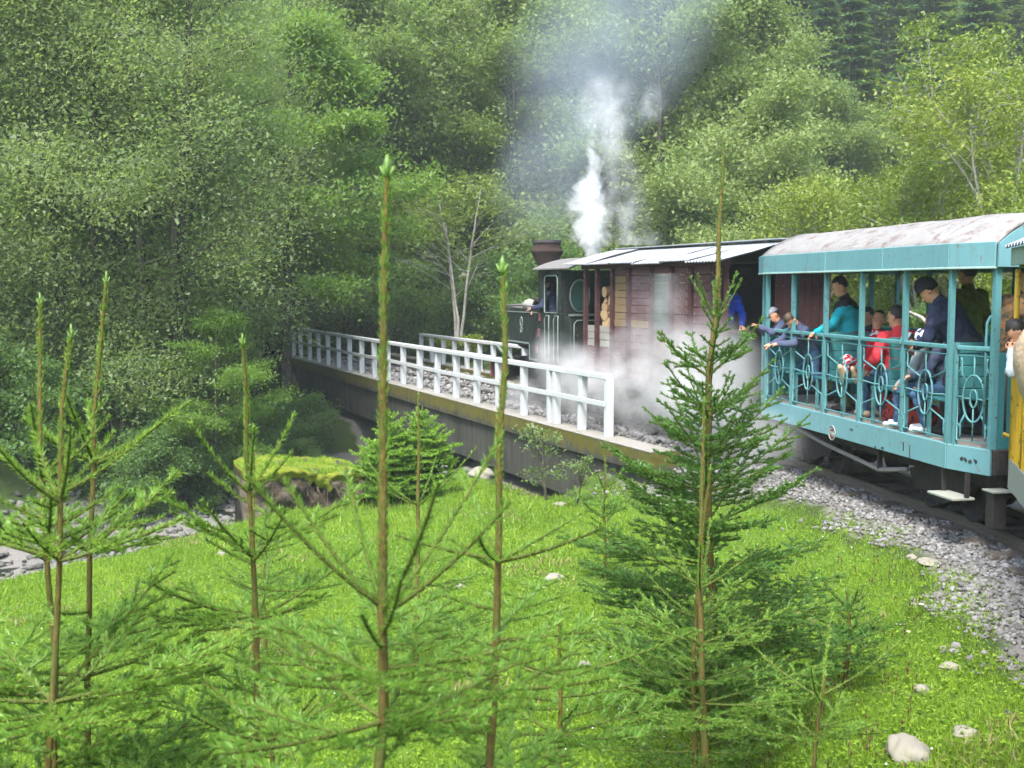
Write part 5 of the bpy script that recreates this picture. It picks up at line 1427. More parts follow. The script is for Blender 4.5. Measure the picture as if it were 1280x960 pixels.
# bushes right behind the train
bb_ = [(6.6, 25, 1.0, YB), (8.3, 22.5, 1.0, YB), (9.3, 19.5, .95, YB), (8.2, 17.5, .8, YB), (10.6, 23.5, 1.25, YB), (12.0, 26.0, 1.2, YB), (6.4, 29.5, .9, SH[0]), (4.6, 27.5, .8, SH[1]), (8.5, 27, 1.3, SH[0]), (10.2, 29, 1.5, SH[1]), (12.5, 30, 1.5, SH[0]), (7.4, 20.5, .8, SH[1]), (9.0, 15.2, .85, YB), (8.3, 13.0, .75, YB), (11.2, 19.0, 1.0, SH[0]), (13.5, 24, 1.6, SH[0]), (6.2, 33, 1.5, SH[1]), (9, 33.5, 1.6, SH[0]), (3.6, 31.5, 1.2, SH[1]), (15, 28, 1.5, SH[1]), (10.5, 16.2, 1.1, SH[0]), (11.6, 13.5, 1.2, SH[1])]
for i, (x, y, s, kd) in enumerate(bb_):
    px = proj(Vector((x, y, 2)))[0]
    w = 'over the firewood wagon roof' if px < 900 else 'behind the front bays of the turquoise car' if px < 1060 else 'seen through the turquoise car windows' if px < 1200 else 'behind the turquoise car end platform'
    n = ['tall', 'scraggy', 'leafy', 'thin', 'loose', 'thick', 'low', 'wide', 'upright', 'tangled', 'small'][i % 11]
    plant(kd, 'trackside_bush', x, y, s, rgp.uniform(0, 6.28), (f'{n} yellow-green bush with pale bare stems {w}' if kd is YB else f'{n} dark green bush {w}'), 'bush', 'bushes behind the train')
YT = decid('yellow_tree', 81, 6.8, 2.4, 11000, .09, 'yellowleaf', bark='barkpale', stems=2, limbs=26, base=.2, clump=.45, thick=.011, elev=(20, 55), flat=.45, spread=1.6)
p = at(1195, 200, 24); plant(YT, 'thin_tree', p.x, 24, 1.0, .3, 'thin-leaved yellowing tree with pale branches above the turquoise roof end', 'tree', z=.9)
p = at(1262, 200, 21); plant(YT, 'thin_tree', p.x, 21, .82, 2.4, 'smaller yellowing tree with bare twigs at the right picture edge', 'tree', z=.8)
mb = MB()
for a, b, c_, y in ((1112, 232, 1165, 24), (1125, 385, 1180, 17.5)):
    q0 = at(a, b, y); q1 = at(c_, b + (60 if b < 300 else 45), y - .6)
    tb = MB(); tb.tube([q0, q0.lerp(q1, .5) + Vector((0, 0, .12)), q1, q1 + Vector((.25, .1, -1.3))], [.015, .03, .04, .045], 7)
    tag(tb.build('dead_branch', M_['barkpale'], None), 'pale dead branch slanting ' + ('above the turquoise roof' if b < 300 else 'through the leaves behind the car windows'), 'branch')

# ------------------------------------------------------------------ conifers on the far slope
def conifer(seed, H, Rb, n):
    rg = np.random.default_rng(seed); V = []; T = []
    t = rg.uniform(0, 1, n) ** .75; z = H * (1 - t) * .93 + .4            # t: 0 at the top
    nb = 26; tier = np.round(t * nb) / nb; az = rg.integers(0, 9, n) * (6.2832 / 9) + tier * 37 + rg.normal(0, .17, n)
    rmax = Rb * (tier * .95 + .04) * (1 + .25 * np.sin(az * 3 + tier * 50)); f = rg.uniform(.15, 1, n) ** .6
    r = rmax * f; zz = H * (1 - tier) * .93 + .4 - r * .32 + .25 * rmax * f ** 2 + rg.normal(0, .05, n)
    C = np.stack([np.cos(az) * r, np.sin(az) * r, zz], 1)
    rad = np.stack([np.cos(az), np.sin(az), -.35 + 0 * az], 1); tan = np.stack([-np.sin(az), np.cos(az), 0 * az], 1)
    s = (.20 + .22 * rg.uniform(0, 1, n))[:, None]
    Vv = np.stack([C - tan * s * .35, C + rad * s * .9 + rg.normal(0, .05, (n, 3)), C + tan * s * .35 + [0, 0, -.06], C - rad * s * .3 + [0, 0, -.12]], 1).reshape(-1, 3)
    cm = npmesh('crown', Vv, np.arange(4 * n).reshape(-1, 4), tint=np.repeat(rg.uniform(0, 1, n), 4)); cm.materials.append(M_['conifer'])
    V, F = tubes_np([(np.array([[0, 0, 0], [0, 0, H * .5], [0, 0, H * .97]]), [.014 * H, .009 * H, .01])], 6); tm = npmesh('trunk', V, F); tm.materials.append(M_['bark'])
    return tm, cm
CN = [conifer(91, 15, 3.0, 9000), conifer(92, 17, 2.7, 9000), conifer(93, 12, 2.8, 7000)]
n_c = 0
def slope_label(px, Y, yl):
    for _ in range(80):
        a = ('narrow', 'broad', 'slender', 'full', 'ragged', 'tall', 'short', 'thick', 'leaning', 'sharp-tipped')[int(rgp.integers(0, 10))]; b = ('dark green', 'mid-green', 'bluish green')[int(rgp.integers(0, 3))]
        l = (f'{a} yellowish broadleaf tree among conifers ' if yl else f'{a} {b} conifer ') + slope_place(px, Y)
        if l not in used_l: break
    used_l.add(l); return l
def slope_place(px, Y):
    w = 'behind the left alders' if px < 420 else 'far behind the locomotive' if px < 860 else 'above the front of the turquoise car' if px < 1060 else 'above the middle of the turquoise roof' if px < 1180 else 'in the upper right corner' if px < 1290 else 'beyond the right picture edge'
    return ('low on the slope ' if Y < 75 else 'halfway up the slope ' if Y < 100 else 'high on the slope ') + w
for Y in np.arange(57, 160, 5.0):
    w = 4.6 + (Y - 72) * .03
    for X in np.arange(-.62 * Y, .62 * Y, w):
        x, y = X + rgp.uniform(-1.6, 1.6), Y + rgp.uniform(-2, 2)
        px = proj(Vector((x, y, 20)))[0]
        if px < 900 and Y < 71: continue
        if px < 880 and (Y > 100 or rgp.uniform() < .45): continue
        if px < 300 and rgp.uniform() < .35: continue
        if Y > 130 and rgp.uniform() < .4: continue
        if n_c >= 285: break
        s = rgp.uniform(.75, 1.2)
        yl = px > 1180 and rgp.uniform() < .12
        plant(FA[n_c % 3] if yl else CN[n_c % 3], 'hillside_tree' if yl else 'conifer_tree', x, y, s * (.7 if yl else 1), rgp.uniform(0, 6.28),
              slope_label(px, Y, yl), 'tree', 'yellowish trees on the hillside' if yl else 'conifers covering the hillside'); n_c += 1
print('conifers', n_c, 'wood', kk)
# ------------------------------------------------------------------ young spruces
def spruce(name, px_top, py_top, px_base, Y, whorls, label, seed, r0=.017, dens=900, nl=.016, nw=.0018, mat='needles', grow=.25, gap=.36, group='young spruces in the meadow', bmax=1.1, nbr=5, sub=True, leader_up=True, inter=4, elev0=48, Yb=None, maxwh=9, base_py=960, zbase=None):
    dens *= .62; nw *= 2.2; nl *= 1.2; r0 *= .72
    rg = np.random.default_rng(seed)
    top = at(px_top, py_top, Y); Yb = Yb or Y
    b2 = at(px_base, base_py, Yb); gz = tz(b2.x, b2.y) if zbase is None else zbase
    top = np.array(top); b2 = np.array(b2)
    d = (b2 - top) / (top[2] - b2[2]); base = top + d * (top[2] - gz + .05)
    H = top[2] - base[2]
    ts = np.linspace(0, 1, 16)
    bow = np.sin(ts * np.pi)[:, None] * rg.normal(0, .017, (1, 3)) * H * [1, 1, 0] + np.cumsum(rg.normal(0, .0026 * H, (16, 3)), 0) * [1, 1, 0]
    St = base + (top - base) * ts[:, None] + bow - bow[-1] * ts[:, None]
    rad = r0 * (1 - ts) ** .75 + .0042
    stem_at = lambda t: np.array([np.interp(t, ts, St[:, k]) for k in range(3)])
    pyt = lambda py: float(np.clip((at(px_top, py, Y).z - base[2]) / H, 0, 1))
    W = [(pyt(w[0]), w[1], w[2], w[3]) for w in whorls]
    last = W[-1] if W else (1.0, .0, elev0, nbr)
    t, L, el = last[0], last[1], last[2]
    for _ in range(maxwh):
        t -= gap / H * rg.uniform(.85, 1.1); L = min(bmax, L + grow * rg.uniform(.8, 1.1)); el = max(4, el - 9)
        if t * H < .22: break
        W.append((t, L, el, nbr + int(rg.integers(0, 2))))
    shoots = []; wood = [(St, rad)]
    def branch(p0, az, el, L, r, depth, curl=.25, wi=9):
        m = 7 if depth == 0 else 4; q = np.linspace(0, 1, m)[:, None]
        dd = np.array([math.cos(az) * math.cos(el), math.sin(az) * math.cos(el), math.sin(el)])
        upv = np.array([0, 0, 1.0]); lat = np.array([-math.sin(az), math.cos(az), 0])
        P = p0 + dd * q * L + upv * (curl * L * q ** 2 - .10 * L * q) + lat * rg.normal(0, .05) * L * q ** 2
        wood.append((P, np.linspace(r, .0026, m))); shoots.append((P, L))
        if sub and depth < 2 and L > .16 and wi > 0 and (wi > 1 or depth < 1):
            step = (.075 if depth == 0 else .07) * (1 if dens > 600 else 1.4)
            s = .28 * L if depth == 0 else .3 * L
            k = 0
            while s < L * .97:
                g = s / L; pp = np.array([np.interp(g, q[:, 0], P[:, c]) for c in range(3)])
                for sg in (-1, 1):
                    if rg.uniform() < .12: continue
                    l2 = (L - s) * rg.uniform(.42, .62) + .03
                    branch(pp, az + sg * R(rg.uniform(38, 58)), el * .6 + R(rg.uniform(-6, 12)), l2, r * .45, depth + 1, .08)
                s += step * rg.uniform(.8, 1.3)
    for wi, (t, L, el, n) in enumerate(W):
        a0 = rg.uniform(0, 6.28); p0 = stem_at(t)
        for k in range(int(n)):
            branch(p0 + [0, 0, rg.normal(0, .008)], a0 + 6.2832 * k / n + rg.normal(0, .18), R(el + rg.normal(0, 6)), L * rg.uniform(.72, 1.12), .0038 + .004 * min(L, 1), 0, .22 if el > 25 else .12, wi)
        tn = W[wi + 1][0] if wi + 1 < len(W) else max(0, t - gap / H)
        for k in range(inter + wi // 2):
            tt = tn + (t - tn) * rg.uniform(.1, .9)
            if tt * H > .15: branch(stem_at(tt), rg.uniform(0, 6.28), R(el * .8 + rg.normal(0, 8)), min(.5, L * rg.uniform(.25, .6) + .05), .004, 1 if L < .5 else 0, .1, wi)
    # leader: short needles pressed upwards, small whorl of buds
    B = []; Dv = []; Ln = []
    tw = W[0][0]
    nlead = int((1 - tw) * H * dens * .8); tt = rg.uniform(tw, 1, nlead)
    P = np.stack([np.interp(tt, ts, St[:, k]) for k in range(3)], 1); a = rg.uniform(0, 6.28, nlead); rr_ = np.interp(tt, ts, rad) * .9
    O = np.stack([np.cos(a), np.sin(a), 0 * a], 1); B.append(P + O * rr_[:, None]); Dv.append(O * .42 + [0, 0, .9]); Ln.append(np.full(nlead, nl * .72))
    for P, L in shoots:
        m = max(4, int(L * dens)); q = rg.uniform(.02, 1.0, m) ** .9; g = np.linspace(0, 1, len(P))
        p = np.stack([np.interp(q, g, P[:, k]) for k in range(3)], 1)
        T = np.gradient(P, axis=0); T /= np.linalg.norm(T, axis=1)[:, None]; T = np.stack([np.interp(q, g, T[:, k]) for k in range(3)], 1)
        U = np.cross(T, [0, 0, 1.0]); U /= np.linalg.norm(U, axis=1)[:, None] + 1e-6; Wv = np.cross(U, T)
        a = rg.uniform(-.75, np.pi + .75, m)
        O = U * np.cos(a)[:, None] + Wv * np.sin(a)[:, None]
        B.append(p); Dv.append(T * .72 + O * .75 + rg.normal(0, .08, (m, 3))); Ln.append(nl * rg.uniform(.75, 1.15, m) * (1 - .35 * (q > .97)))
    B = np.concatenate(B); Dv = np.concatenate(Dv); Ln = np.concatenate(Ln)
    Dv /= np.linalg.norm(Dv, axis=1)[:, None]; S = np.cross(Dv, rg.normal(0, 1, B.shape)); S /= np.linalg.norm(S, axis=1)[:, None]
    V = np.stack([B - S * nw * .5, B + S * nw * .5, B + Dv * Ln[:, None]], 1).reshape(-1, 3) - base
    hgt = np.clip((B[:, 2] - base[2]) / H, 0, 1)
    ti = np.clip(rg.uniform(0, .75, len(B)) + .25 * hgt, 0, 1)
    root = empty(name, base, 0, label, 'spruce', group)
    cm = npmesh('needles', V, np.arange(len(V)).reshape(-1, 3), tint=np.repeat(ti, 3)); cm.materials.append(M_[mat]); link('needles', cm, root)["kind"] = 'stuff'
    V, F = tubes_np(wood[:1], 10); sm = npmesh('stem', V - base, F, smooth=True); sm.materials.append(M_['sprucebark']); link('stem', sm, root)
    V, F = tubes_np(wood[1:], 4); sm = npmesh('branches', V - base, F, smooth=True); sm.materials.append(M_['twig']); link('branches', sm, root)["kind"] = 'stuff'
    bm_ = MB(); bk = 1.0 if seed in (1, 2) else .55
    for q in range(5):
        a = q * 1.2566 + seed; c = Vector(stem_at(1.0) - base); c2 = c + Vector((math.cos(a) * .007 * bk, math.sin(a) * .007 * bk, -.012 + .004 * (q % 2))); bm_.tube([c + Vector((0, 0, -.02)), c2, c2 + Vector((math.cos(a) * .006, math.sin(a) * .006, .012))], [.002, .0042 * bk, .0015], 6)
    bm_.tube([Vector(stem_at(1.0) - base) + Vector((0, 0, -.02)), Vector(stem_at(1.0) - base) + Vector((0, 0, .004)), Vector(stem_at(1.0) - base) + Vector((0, 0, .020))], [.004, .0062 * bk, .002], 8)
    bm_.build('bud_cluster', M_['budgreen'], root)["kind"] = 'stuff'
    return len(B)
tot = 0
# nearest, out of focus
tot += spruce('spruce_sapling', 484, 208, 468, 2.0, [(768, .36, 40, 6), (855, .34, 14, 4), (925, .40, 20, 5)], 'nearest thick-stemmed spruce with a tall bare leader in front of the stream', 1, r0=.0185, dens=1500, nl=.017, nw=.0016, inter=2, bmax=.6, maxwh=6)
tot += spruce('spruce_sapling', 628, 332, 611, 2.45, [(700, .28, 22, 5), (800, .34, 6, 4), (862, .36, 8, 5)], 'bare-leadered spruce just right of the nearest one, below the locomotive', 2, r0=.0165, dens=1400, nl=.017, nw=.0017, inter=2, bmax=.55, maxwh=6)
tot += spruce('spruce_sapling', 50, 375, 36, 3.1, [(595, .24, 48, 5), (690, .34, 30, 5)], 'leftmost of the three slender spruces by the left picture edge', 3, r0=.012, inter=1, nbr=4, dens=1100, nl=.018, nw=.0021, bmax=.62)
tot += spruce('spruce_sapling', 89, 415, 79, 2.8, [(625, .24, 36, 6), (700, .32, 25, 5)], 'middle one of the three slender spruces by the left picture edge', 4, r0=.0125, inter=1, nbr=4, dens=1100, nl=.018, nw=.0020, bmax=.6)
tot += spruce('spruce_sapling', 133, 348, 126, 3.3, [(575, .28, 30, 6), (680, .36, 22, 5)], 'rightmost and tallest of the three slender spruces at left', 5, r0=.012, inter=1, nbr=4, dens=1100, nl=.018, nw=.0022, bmax=.6)
tot += spruce('spruce_sapling', 303, 425, 296, 3.4, [(617, .25, 58, 4), (705, .33, 32, 5), (788, .42, 22, 6)], 'spruce in front of the mossy bank block, with two upright side shoots', 6, r0=.0145, inter=2, dens=1100, nl=.018, nw=.0022, bmax=.7)
tot += spruce('spruce_sapling', 523, 492, 519, 8.4, [(632, .52, 30, 6), (735, .62, 18, 6)], 'slim spruce standing in the meadow between the two bare-leadered ones', 7, r0=.026, dens=420, nl=.020, nw=.0040, grow=.2, bmax=.95, gap=.45)
tot += spruce('spruce_tree', 906, 172, 897, 7.2, [(400, .34, 54, 6), (468, .46, 42, 6), (520, .50, 36, 6), (566, .62, 32, 7), (612, .72, 28, 7), (655, .84, 24, 7)], 'large dense spruce in front of the wagon and turquoise car', 8, r0=.046, dens=540, nl=.022, nw=.0044, mat='needlesdk', grow=.10, gap=.27, bmax=1.25, nbr=7, maxwh=12, inter=5)
tot += spruce('spruce_sapling', 880, 500, 884, 5.9, [(735, .52, 34, 6), (805, .62, 22, 6)], 'slender bare-topped spruce right in front of the large dense one', 9, r0=.024, dens=620, nl=.019, nw=.0030, grow=.15, bmax=.9, gap=.36)
tot += spruce('spruce_sapling', 888, 585, 870, 6.1, [(770, .40, 30, 5), (850, .5, 20, 5)], 'shorter slender spruce close beside the bare-topped one', 10, r0=.020, dens=560, nl=.019, nw=.0030, grow=.12, bmax=.7, gap=.36)
tot += spruce('spruce_sapling', 757, 552, 756, 11.6, [(612, .30, 38, 5), (648, .42, 26, 6), (690, .5, 18, 6)], 'small pale-tipped spruce below the end of the white railing', 11, r0=.02, dens=330, nl=.026, nw=.006, grow=.12, gap=.24, bmax=.7)
tot += spruce('spruce_sapling', 1032, 842, 1018, 5.6, [(872, .62, 26, 4), (925, .45, 20, 5)], 'small spruce low down beside the pale boulder', 12, r0=.014, dens=700, nl=.019, nw=.0029, grow=.12, bmax=.6, maxwh=4)
tot += spruce('spruce_sapling', 1058, 738, 1048, 7.6, [(760, .22, 40, 6), (795, .32, 25, 6)], 'little dark spruce at the right foot of the large dense one', 13, r0=.018, dens=600, nl=.021, nw=.004, grow=.08, gap=.16, bmax=.45, mat='needlesdk')
tot += spruce('spruce_sapling', 318, 560, 316, 8.8, [(690, .35, 35, 5), (735, .4, 20, 5)], 'thin spruce below the mossy bank block, the left one of two', 14, r0=.014, dens=380, nl=.02, nw=.0042, grow=.1, bmax=.6)
tot += spruce('spruce_sapling', 336, 648, 333, 9.4, [(700, .28, 40, 5), (745, .34, 25, 5)], 'thin spruce below the mossy bank block, the shorter of two', 15, r0=.012, dens=380, nl=.02, nw=.0045, grow=.1, bmax=.55)
tot += spruce('spruce_sapling', 346, 872, 344, 2.6, [(925, .28, 30, 5)], 'short spruce tip low between the bank spruce and the nearest one', 16, r0=.010, dens=1100, nl=.017, nw=.0018, bmax=.5, maxwh=3)
tot += spruce('spruce_sapling', 700, 765, 690, 3.3, [(850, .40, 25, 5), (920, .45, 15, 5)], 'low spruce between the bare-leadered one and the large dense one', 17, r0=.013, dens=1000, nl=.018, nw=.0021, bmax=.55, maxwh=3)
if False: tot += spruce('spruce_sapling', 800, 800, 796, 4.3, [(868, .40, 28, 5), (930, .48, 12, 5)], 'low spruce at the left foot of the large dense one', 18, r0=.014, dens=820, nl=.018, nw=.0025, bmax=.6, maxwh=3)
if False: tot += spruce('spruce_sapling', 200, 700, 196, 3.8, [(775, .34, 32, 5), (850, .42, 18, 6)], 'bushy low spruce between the left trio and the bank spruce', 19, r0=.014, dens=900, nl=.018, nw=.0024, bmax=.6, maxwh=4)
if False: tot += spruce('spruce_sapling', 415, 735, 412, 4.6, [(800, .36, 30, 5), (865, .45, 18, 6)], 'half-hidden spruce behind the nearest bare leader', 20, r0=.014, dens=800, nl=.018, nw=.0026, bmax=.65, maxwh=4)
# bright young spruces by the bridge
for i, (px, py, lb, g) in enumerate(((487, 512, 'bright green bushy spruce under the bridge railing, left one of a pair', .13), (528, 508, 'bright green bushy spruce under the bridge railing, right one of a pair', .16))):
    tot += spruce('spruce_sapling', px, py, px, 18.6 + .3 * i, [(py + 14, .16, 45, 7), (py + 26, .30, 34, 8), (py + 38, .42, 24, 9)], lb, 30 + i, r0=.02, dens=230, nl=.045, nw=.013, grow=g, gap=.13, bmax=.66, nbr=8, inter=6, maxwh=10, elev0=30, mat='needlesbright')
print('needles', tot)
M_['petal'] = plain('white_petal', (.6, .6, .57), .6)
# ------------------------------------------------------------------ meadow grass, herbs and daisies
rg = np.random.default_rng(8)
def scatter(n, y0, y1, pw, extra=0.0):
    Y = y0 + (y1 - y0) * rg.uniform(0, 1, n) ** pw; X = Y * rg.uniform(-.62, .52, n)
    dt, side = dist_poly(TR, X, Y); dc, cs2 = dist_poly(CH, X, Y)
    edge = 1.30 - .75 * (1 - sstep(Y, 5.5, 9.5)) + .5 * sstep(Y, 13, 16) + .32 * wav(X, Y, 2.1, 6) + .18 * wav(X, Y, 5.3, 2)
    edge = edge - 1.3 * ((wav(X, Y, 1.7, 9) > .80) & (Y > 9))
    k = (dt > edge + rg.normal(0, .12, n)) & (side < 0) & (dc > 3.2 + rg.normal(0, .3, n)) & (cs2 > 0)
    return X[k], Y[k]
def blades(name, n, y0, y1, pw, h, w, mat, label):
    X, Y = scatter(n, y0, y1, pw); n = len(X); Z = terrain(X, Y)
    hh = h * rg.uniform(.5, 1.35, n) * (1 + .5 * np.clip(wav(X, Y, 1.9, 3), -1, 1)); ww = w * (1 + Y / 14)
    a = rg.uniform(0, 6.28, n); l = rg.uniform(0, 6.28, n); bend = rg.uniform(.1, .9, n) * hh
    dx, dy = np.cos(a) * ww * .5, np.sin(a) * ww * .5
    V = np.stack([np.stack([X - dx, Y - dy, Z - .005], 1), np.stack([X + dx, Y + dy, Z - .005], 1), np.stack([X + np.cos(l) * bend, Y + np.sin(l) * bend, Z + hh], 1)], 1).reshape(-1, 3)
    tint = np.clip(rg.uniform(0, 1, n) * .55 + .24 + .22 * wav(X, Y, 1.1, 7) + .16 * wav(X, Y, 3.7, 2), 0, 1)
    me = npmesh(name, V, np.arange(3 * n).reshape(-1, 3), tint=np.repeat(tint, 3)); me.materials.append(M_[mat])
    o = link(name, me); tag(o, label, kind='stuff'); print(name, n)
blades('grass', 470000, 4.6, 22, 1.35, .034, .0085, 'grass', 'short bright green meadow grass and clover')
blades('tall_grass', 16000, 12, 21.5, .7, .11, .010, 'grass', 'longer grass at the meadow edge above the stream')
Xd, Yd = scatter(70000, 5, 21, 1.2); kd = (wav(Xd, Yd, 1.3, 11) + .5 * wav(Xd, Yd, 4.1, 5) > .62); Xd, Yd = Xd[kd], Yd[kd]; nD = len(Xd); Zd = terrain(Xd, Yd)
M_['drygrass'] = leafmat('dry_stalks', [(.1, (.12, .10, .04)), (.5, (.22, .20, .08)), (.9, (.34, .31, .15))], .3, .6, obrand=0)
aa = rg.uniform(0, 6.28, nD); hd = rg.uniform(.02, .09, nD); wd = .006 * (1 + Yd / 14)
Vd = np.stack([np.stack([Xd - np.cos(aa) * wd, Yd - np.sin(aa) * wd, Zd], 1), np.stack([Xd + np.cos(aa) * wd, Yd + np.sin(aa) * wd, Zd], 1), np.stack([Xd + rg.normal(0, .03, nD), Yd + rg.normal(0, .03, nD), Zd + hd], 1)], 1).reshape(-1, 3)
me = npmesh('dry_grass', Vd, np.arange(3 * nD).reshape(-1, 3), tint=np.repeat(rg.uniform(0, 1, nD), 3)); me.materials.append(M_['drygrass']); tag(link('dry_grass', me), 'straw-coloured dry stalks in worn patches of the meadow', kind='stuff')
Xw, Yw = scatter(1500, 5, 18, 1.1); kw = wav(Xw, Yw, .9, 2) > .1; Xw, Yw = Xw[kw][:150], Yw[kw][:150]
Pw = np.stack([Xw, Yw, terrain(Xw, Yw) + .045], 1)
wm2 = stones_mesh('clover_heads', Pw, np.full(len(Pw), .007), 21, .85); wm2.materials.append(M_['petal']); tag(link('clover_heads', wm2), 'tiny white clover heads dotted over the meadow', kind='stuff')
# broad clover leaves
X, Y = scatter(60000, 4.6, 17, 1.3); C = np.stack([X, Y, terrain(X, Y) + rg.uniform(.015, .05, len(X))], 1)
V, F = leaves_np(C, .026, rg, .75, .8); me = npmesh('clover', V, F, tint=np.repeat(rg.uniform(.1, .9, len(X)), F.shape[1])); me.materials.append(M_['grass']); tag(link('clover', me), 'clover leaves mixed through the meadow turf', kind='stuff')
# brown seed heads and daisies in the turf by the track
M_['seedhead'] = plain('brown_seed_head', (.10, .045, .03), .9)
mb = MB(); 
for _ in range(420):
    y = rg.uniform(5.4, 12); x = .12 * y + rg.uniform(0, .26) * y
    dt, sd3 = dist_poly(TR, np.array([x]), np.array([y]))
    if dt[0] < 1.6 or sd3[0] > 0: continue
    z = tz(x, y); h = rg.uniform(.06, .13); mb.tube([(x, y, z + h - .03), (x + .002, y, z + h - .01), (x + .003, y, z + h)], [.003, .006, .002], 5); mb.tube([(x, y, z), (x, y, z + h - .03)], .0016, 3)
tag(mb.build('seed_heads', M_['seedhead']), 'small brown plantain seed heads in the turf', kind='stuff')
fl_me = MB(); 
for k in range(11):
    a = 6.2832 * k / 11; fl_me.add([(0, 0, 0), (.018 * math.cos(a - .22), .018 * math.sin(a - .22), .003), (.024 * math.cos(a), .024 * math.sin(a), .001), (.018 * math.cos(a + .22), .018 * math.sin(a + .22), .003)], [(0, 1, 2, 3)])
fl_me = fl_me.mesh('petals'); fl_me.materials.append(M_['petal'])
M_['daisyheart'] = plain('yellow_flower_heart', (.55, .38, .02), .7)
hm_ = MB(); hm_.lathe([(.007, 0), (.006, .004), (0, .005)], 10); hm_ = hm_.mesh('heart'); hm_.materials.append(M_['daisyheart'])
smm = MB(); smm.tube([(0, 0, -.12), (0, 0, 0)], .0015, 4); smm = smm.mesh('stalk'); smm.materials.append(M_['budgreen'])
for i, (px, py) in enumerate(((1123, 798), (1136, 813), (1151, 778), (1036, 832), (1010, 852))):
    g = on_z(px, py, -.25); g.z = tz(g.x, g.y) + .12
    t = empty('daisy', g, rg.uniform(0, 6), ('white daisy in open turf midway between large spruce and ballast', 'white daisy just below another, above the pale half-buried stone', 'white daisy nearest the ballast edge', 'white daisy at the foot of the small spruce by the boulder', 'white daisy under the small spruce, lowest of all')[i], 'flower', 'daisies in the meadow turf')
    link('petals', fl_me, t); link('heart', hm_, t); link('stalk', smm, t)
# ------------------------------------------------------------------ boulders, logs and the mossy bank block
def rock(px, py, Y, r3, seed, label, mat='boulder', name='boulder', sink=.3):
    p = at(px, py, Y); n = 26; rr = np.random.default_rng(seed); ph3 = rr.uniform(0, 6, 6)
    vs = []; fs = []
    for i in range(n + 1):
        th = math.pi * i / n
        for j in range(2 * n):
            a = math.pi * j / n; d = np.array([math.sin(th) * math.cos(a), math.sin(th) * math.sin(a), math.cos(th)])
            g = 1 + .12 * math.sin(2.1 * d[0] * 2 + ph3[0]) * math.cos(2.7 * d[1] + ph3[1]) + .07 * math.sin(5 * d[2] + 4 * d[0] + ph3[2]) + .03 * math.sin(11 * d[0] + 9 * d[1] + ph3[3])
            vs.append((d[0] * r3[0] * g, d[1] * r3[1] * g, d[2] * r3[2] * g))
    for i in range(n):
        for j in range(2 * n): fs.append((i * 2 * n + j, i * 2 * n + (j + 1) % (2 * n), (i + 1) * 2 * n + (j + 1) % (2 * n), (i + 1) * 2 * n + j))
    mb = MB(); mb.add(vs, fs, True); o = mb.build(name, M_[mat]); o.location = (p.x, p.y, tz(p.x, p.y) + r3[2] * (1 - 2 * sink) ); o.rotation_euler = (0, 0, rr.uniform(0, 6))
    tag(o, label, 'rock'); return o
def gY(px, py, z0=-.3):
    z = z0
    for _ in range(12): g = on_z(px, py, z); z = .5 * z + .5 * tz(g.x, g.y)
    return g.y
for px, py, w, h, sd4, lb in ((1135, 942, .15, .075, 1, 'rounded pale boulder in the grass at the lower right'), (1206, 914, .085, .03, 2, 'flat pale stone in the grass right of the round boulder'), (1188, 832, .07, .03, 3, 'small flat grey stone in the turf beside the ballast'), (1160, 700, .13, .03, 4, 'long flat pale stone at the grass edge of the ballast'), (1140, 696, .05, .04, 5, 'small upright grey stone left of the long flat one'), (1152, 860, .06, .03, 6, 'small pale stone half buried among clover'),
                              (606, 592, .32, .14, 7, 'flat pale rock beside the log under the bridge'), (642, 588, .20, .20, 8, 'brownish boulder leaning against the bridge girder foot'), (690, 596, .16, .08, 9, 'small brown stone at the girder foot right of the boulder'), (708, 600, .22, .07, 10, 'low flat stone under the near end of the girder'), (700, 628, .10, .04, 11, 'flat stone in the meadow beside the small pale-tipped spruce'), (280, 689, .09, .04, 12, 'small white stone in the turf below the bank block'),
                              (692, 720, .10, .04, 13, 'pale stone left of the large dense spruce'), (730, 830, .07, .03, 14, 'pale stone under the lower left spruce twigs'), (575, 730, .07, .04, 15, 'small white stone beside the slim meadow spruce')):
    yy = gY(px, py + 4); rock(px, py, yy, (w, w * .75, h), sd4, lb)
def logp(pxa, pya, pxb, pyb, r_, label, name='log', Y=None):
    ya, yb2 = gY(pxa, pya), gY(pxb, pyb); a, b = at(pxa, pya, ya), at(pxb, pyb, yb2 if Y is None else ya + .1); a.z = tz(a.x, a.y) + r_ * .8; b.z = tz(b.x, b.y) + r_ * .8
    mb = MB(); mb.tube([a, a.lerp(b, .4) + Vector((0, 0, r_ * .12)), b], [r_, r_ * 1.05, r_ * .92], 12); o = mb.build(name, M_['deadwood']); tag(o, label, 'log'); return o
logp(513, 600, 549, 601, .085, 'silvery dead log lying in the grass under the bridge')
g = at(554, 596, gY(554, 600)); mb = MB(); zz = tz(g.x, g.y); mb.tube([(g.x, g.y, zz - .05), (g.x + .01, g.y, zz + .25), (g.x, g.y + .01, zz + .34)], [.09, .085, .075], 12); tag(mb.build('stake', M_['deadwood']), 'short grey stake standing at the end of the dead log', 'post')
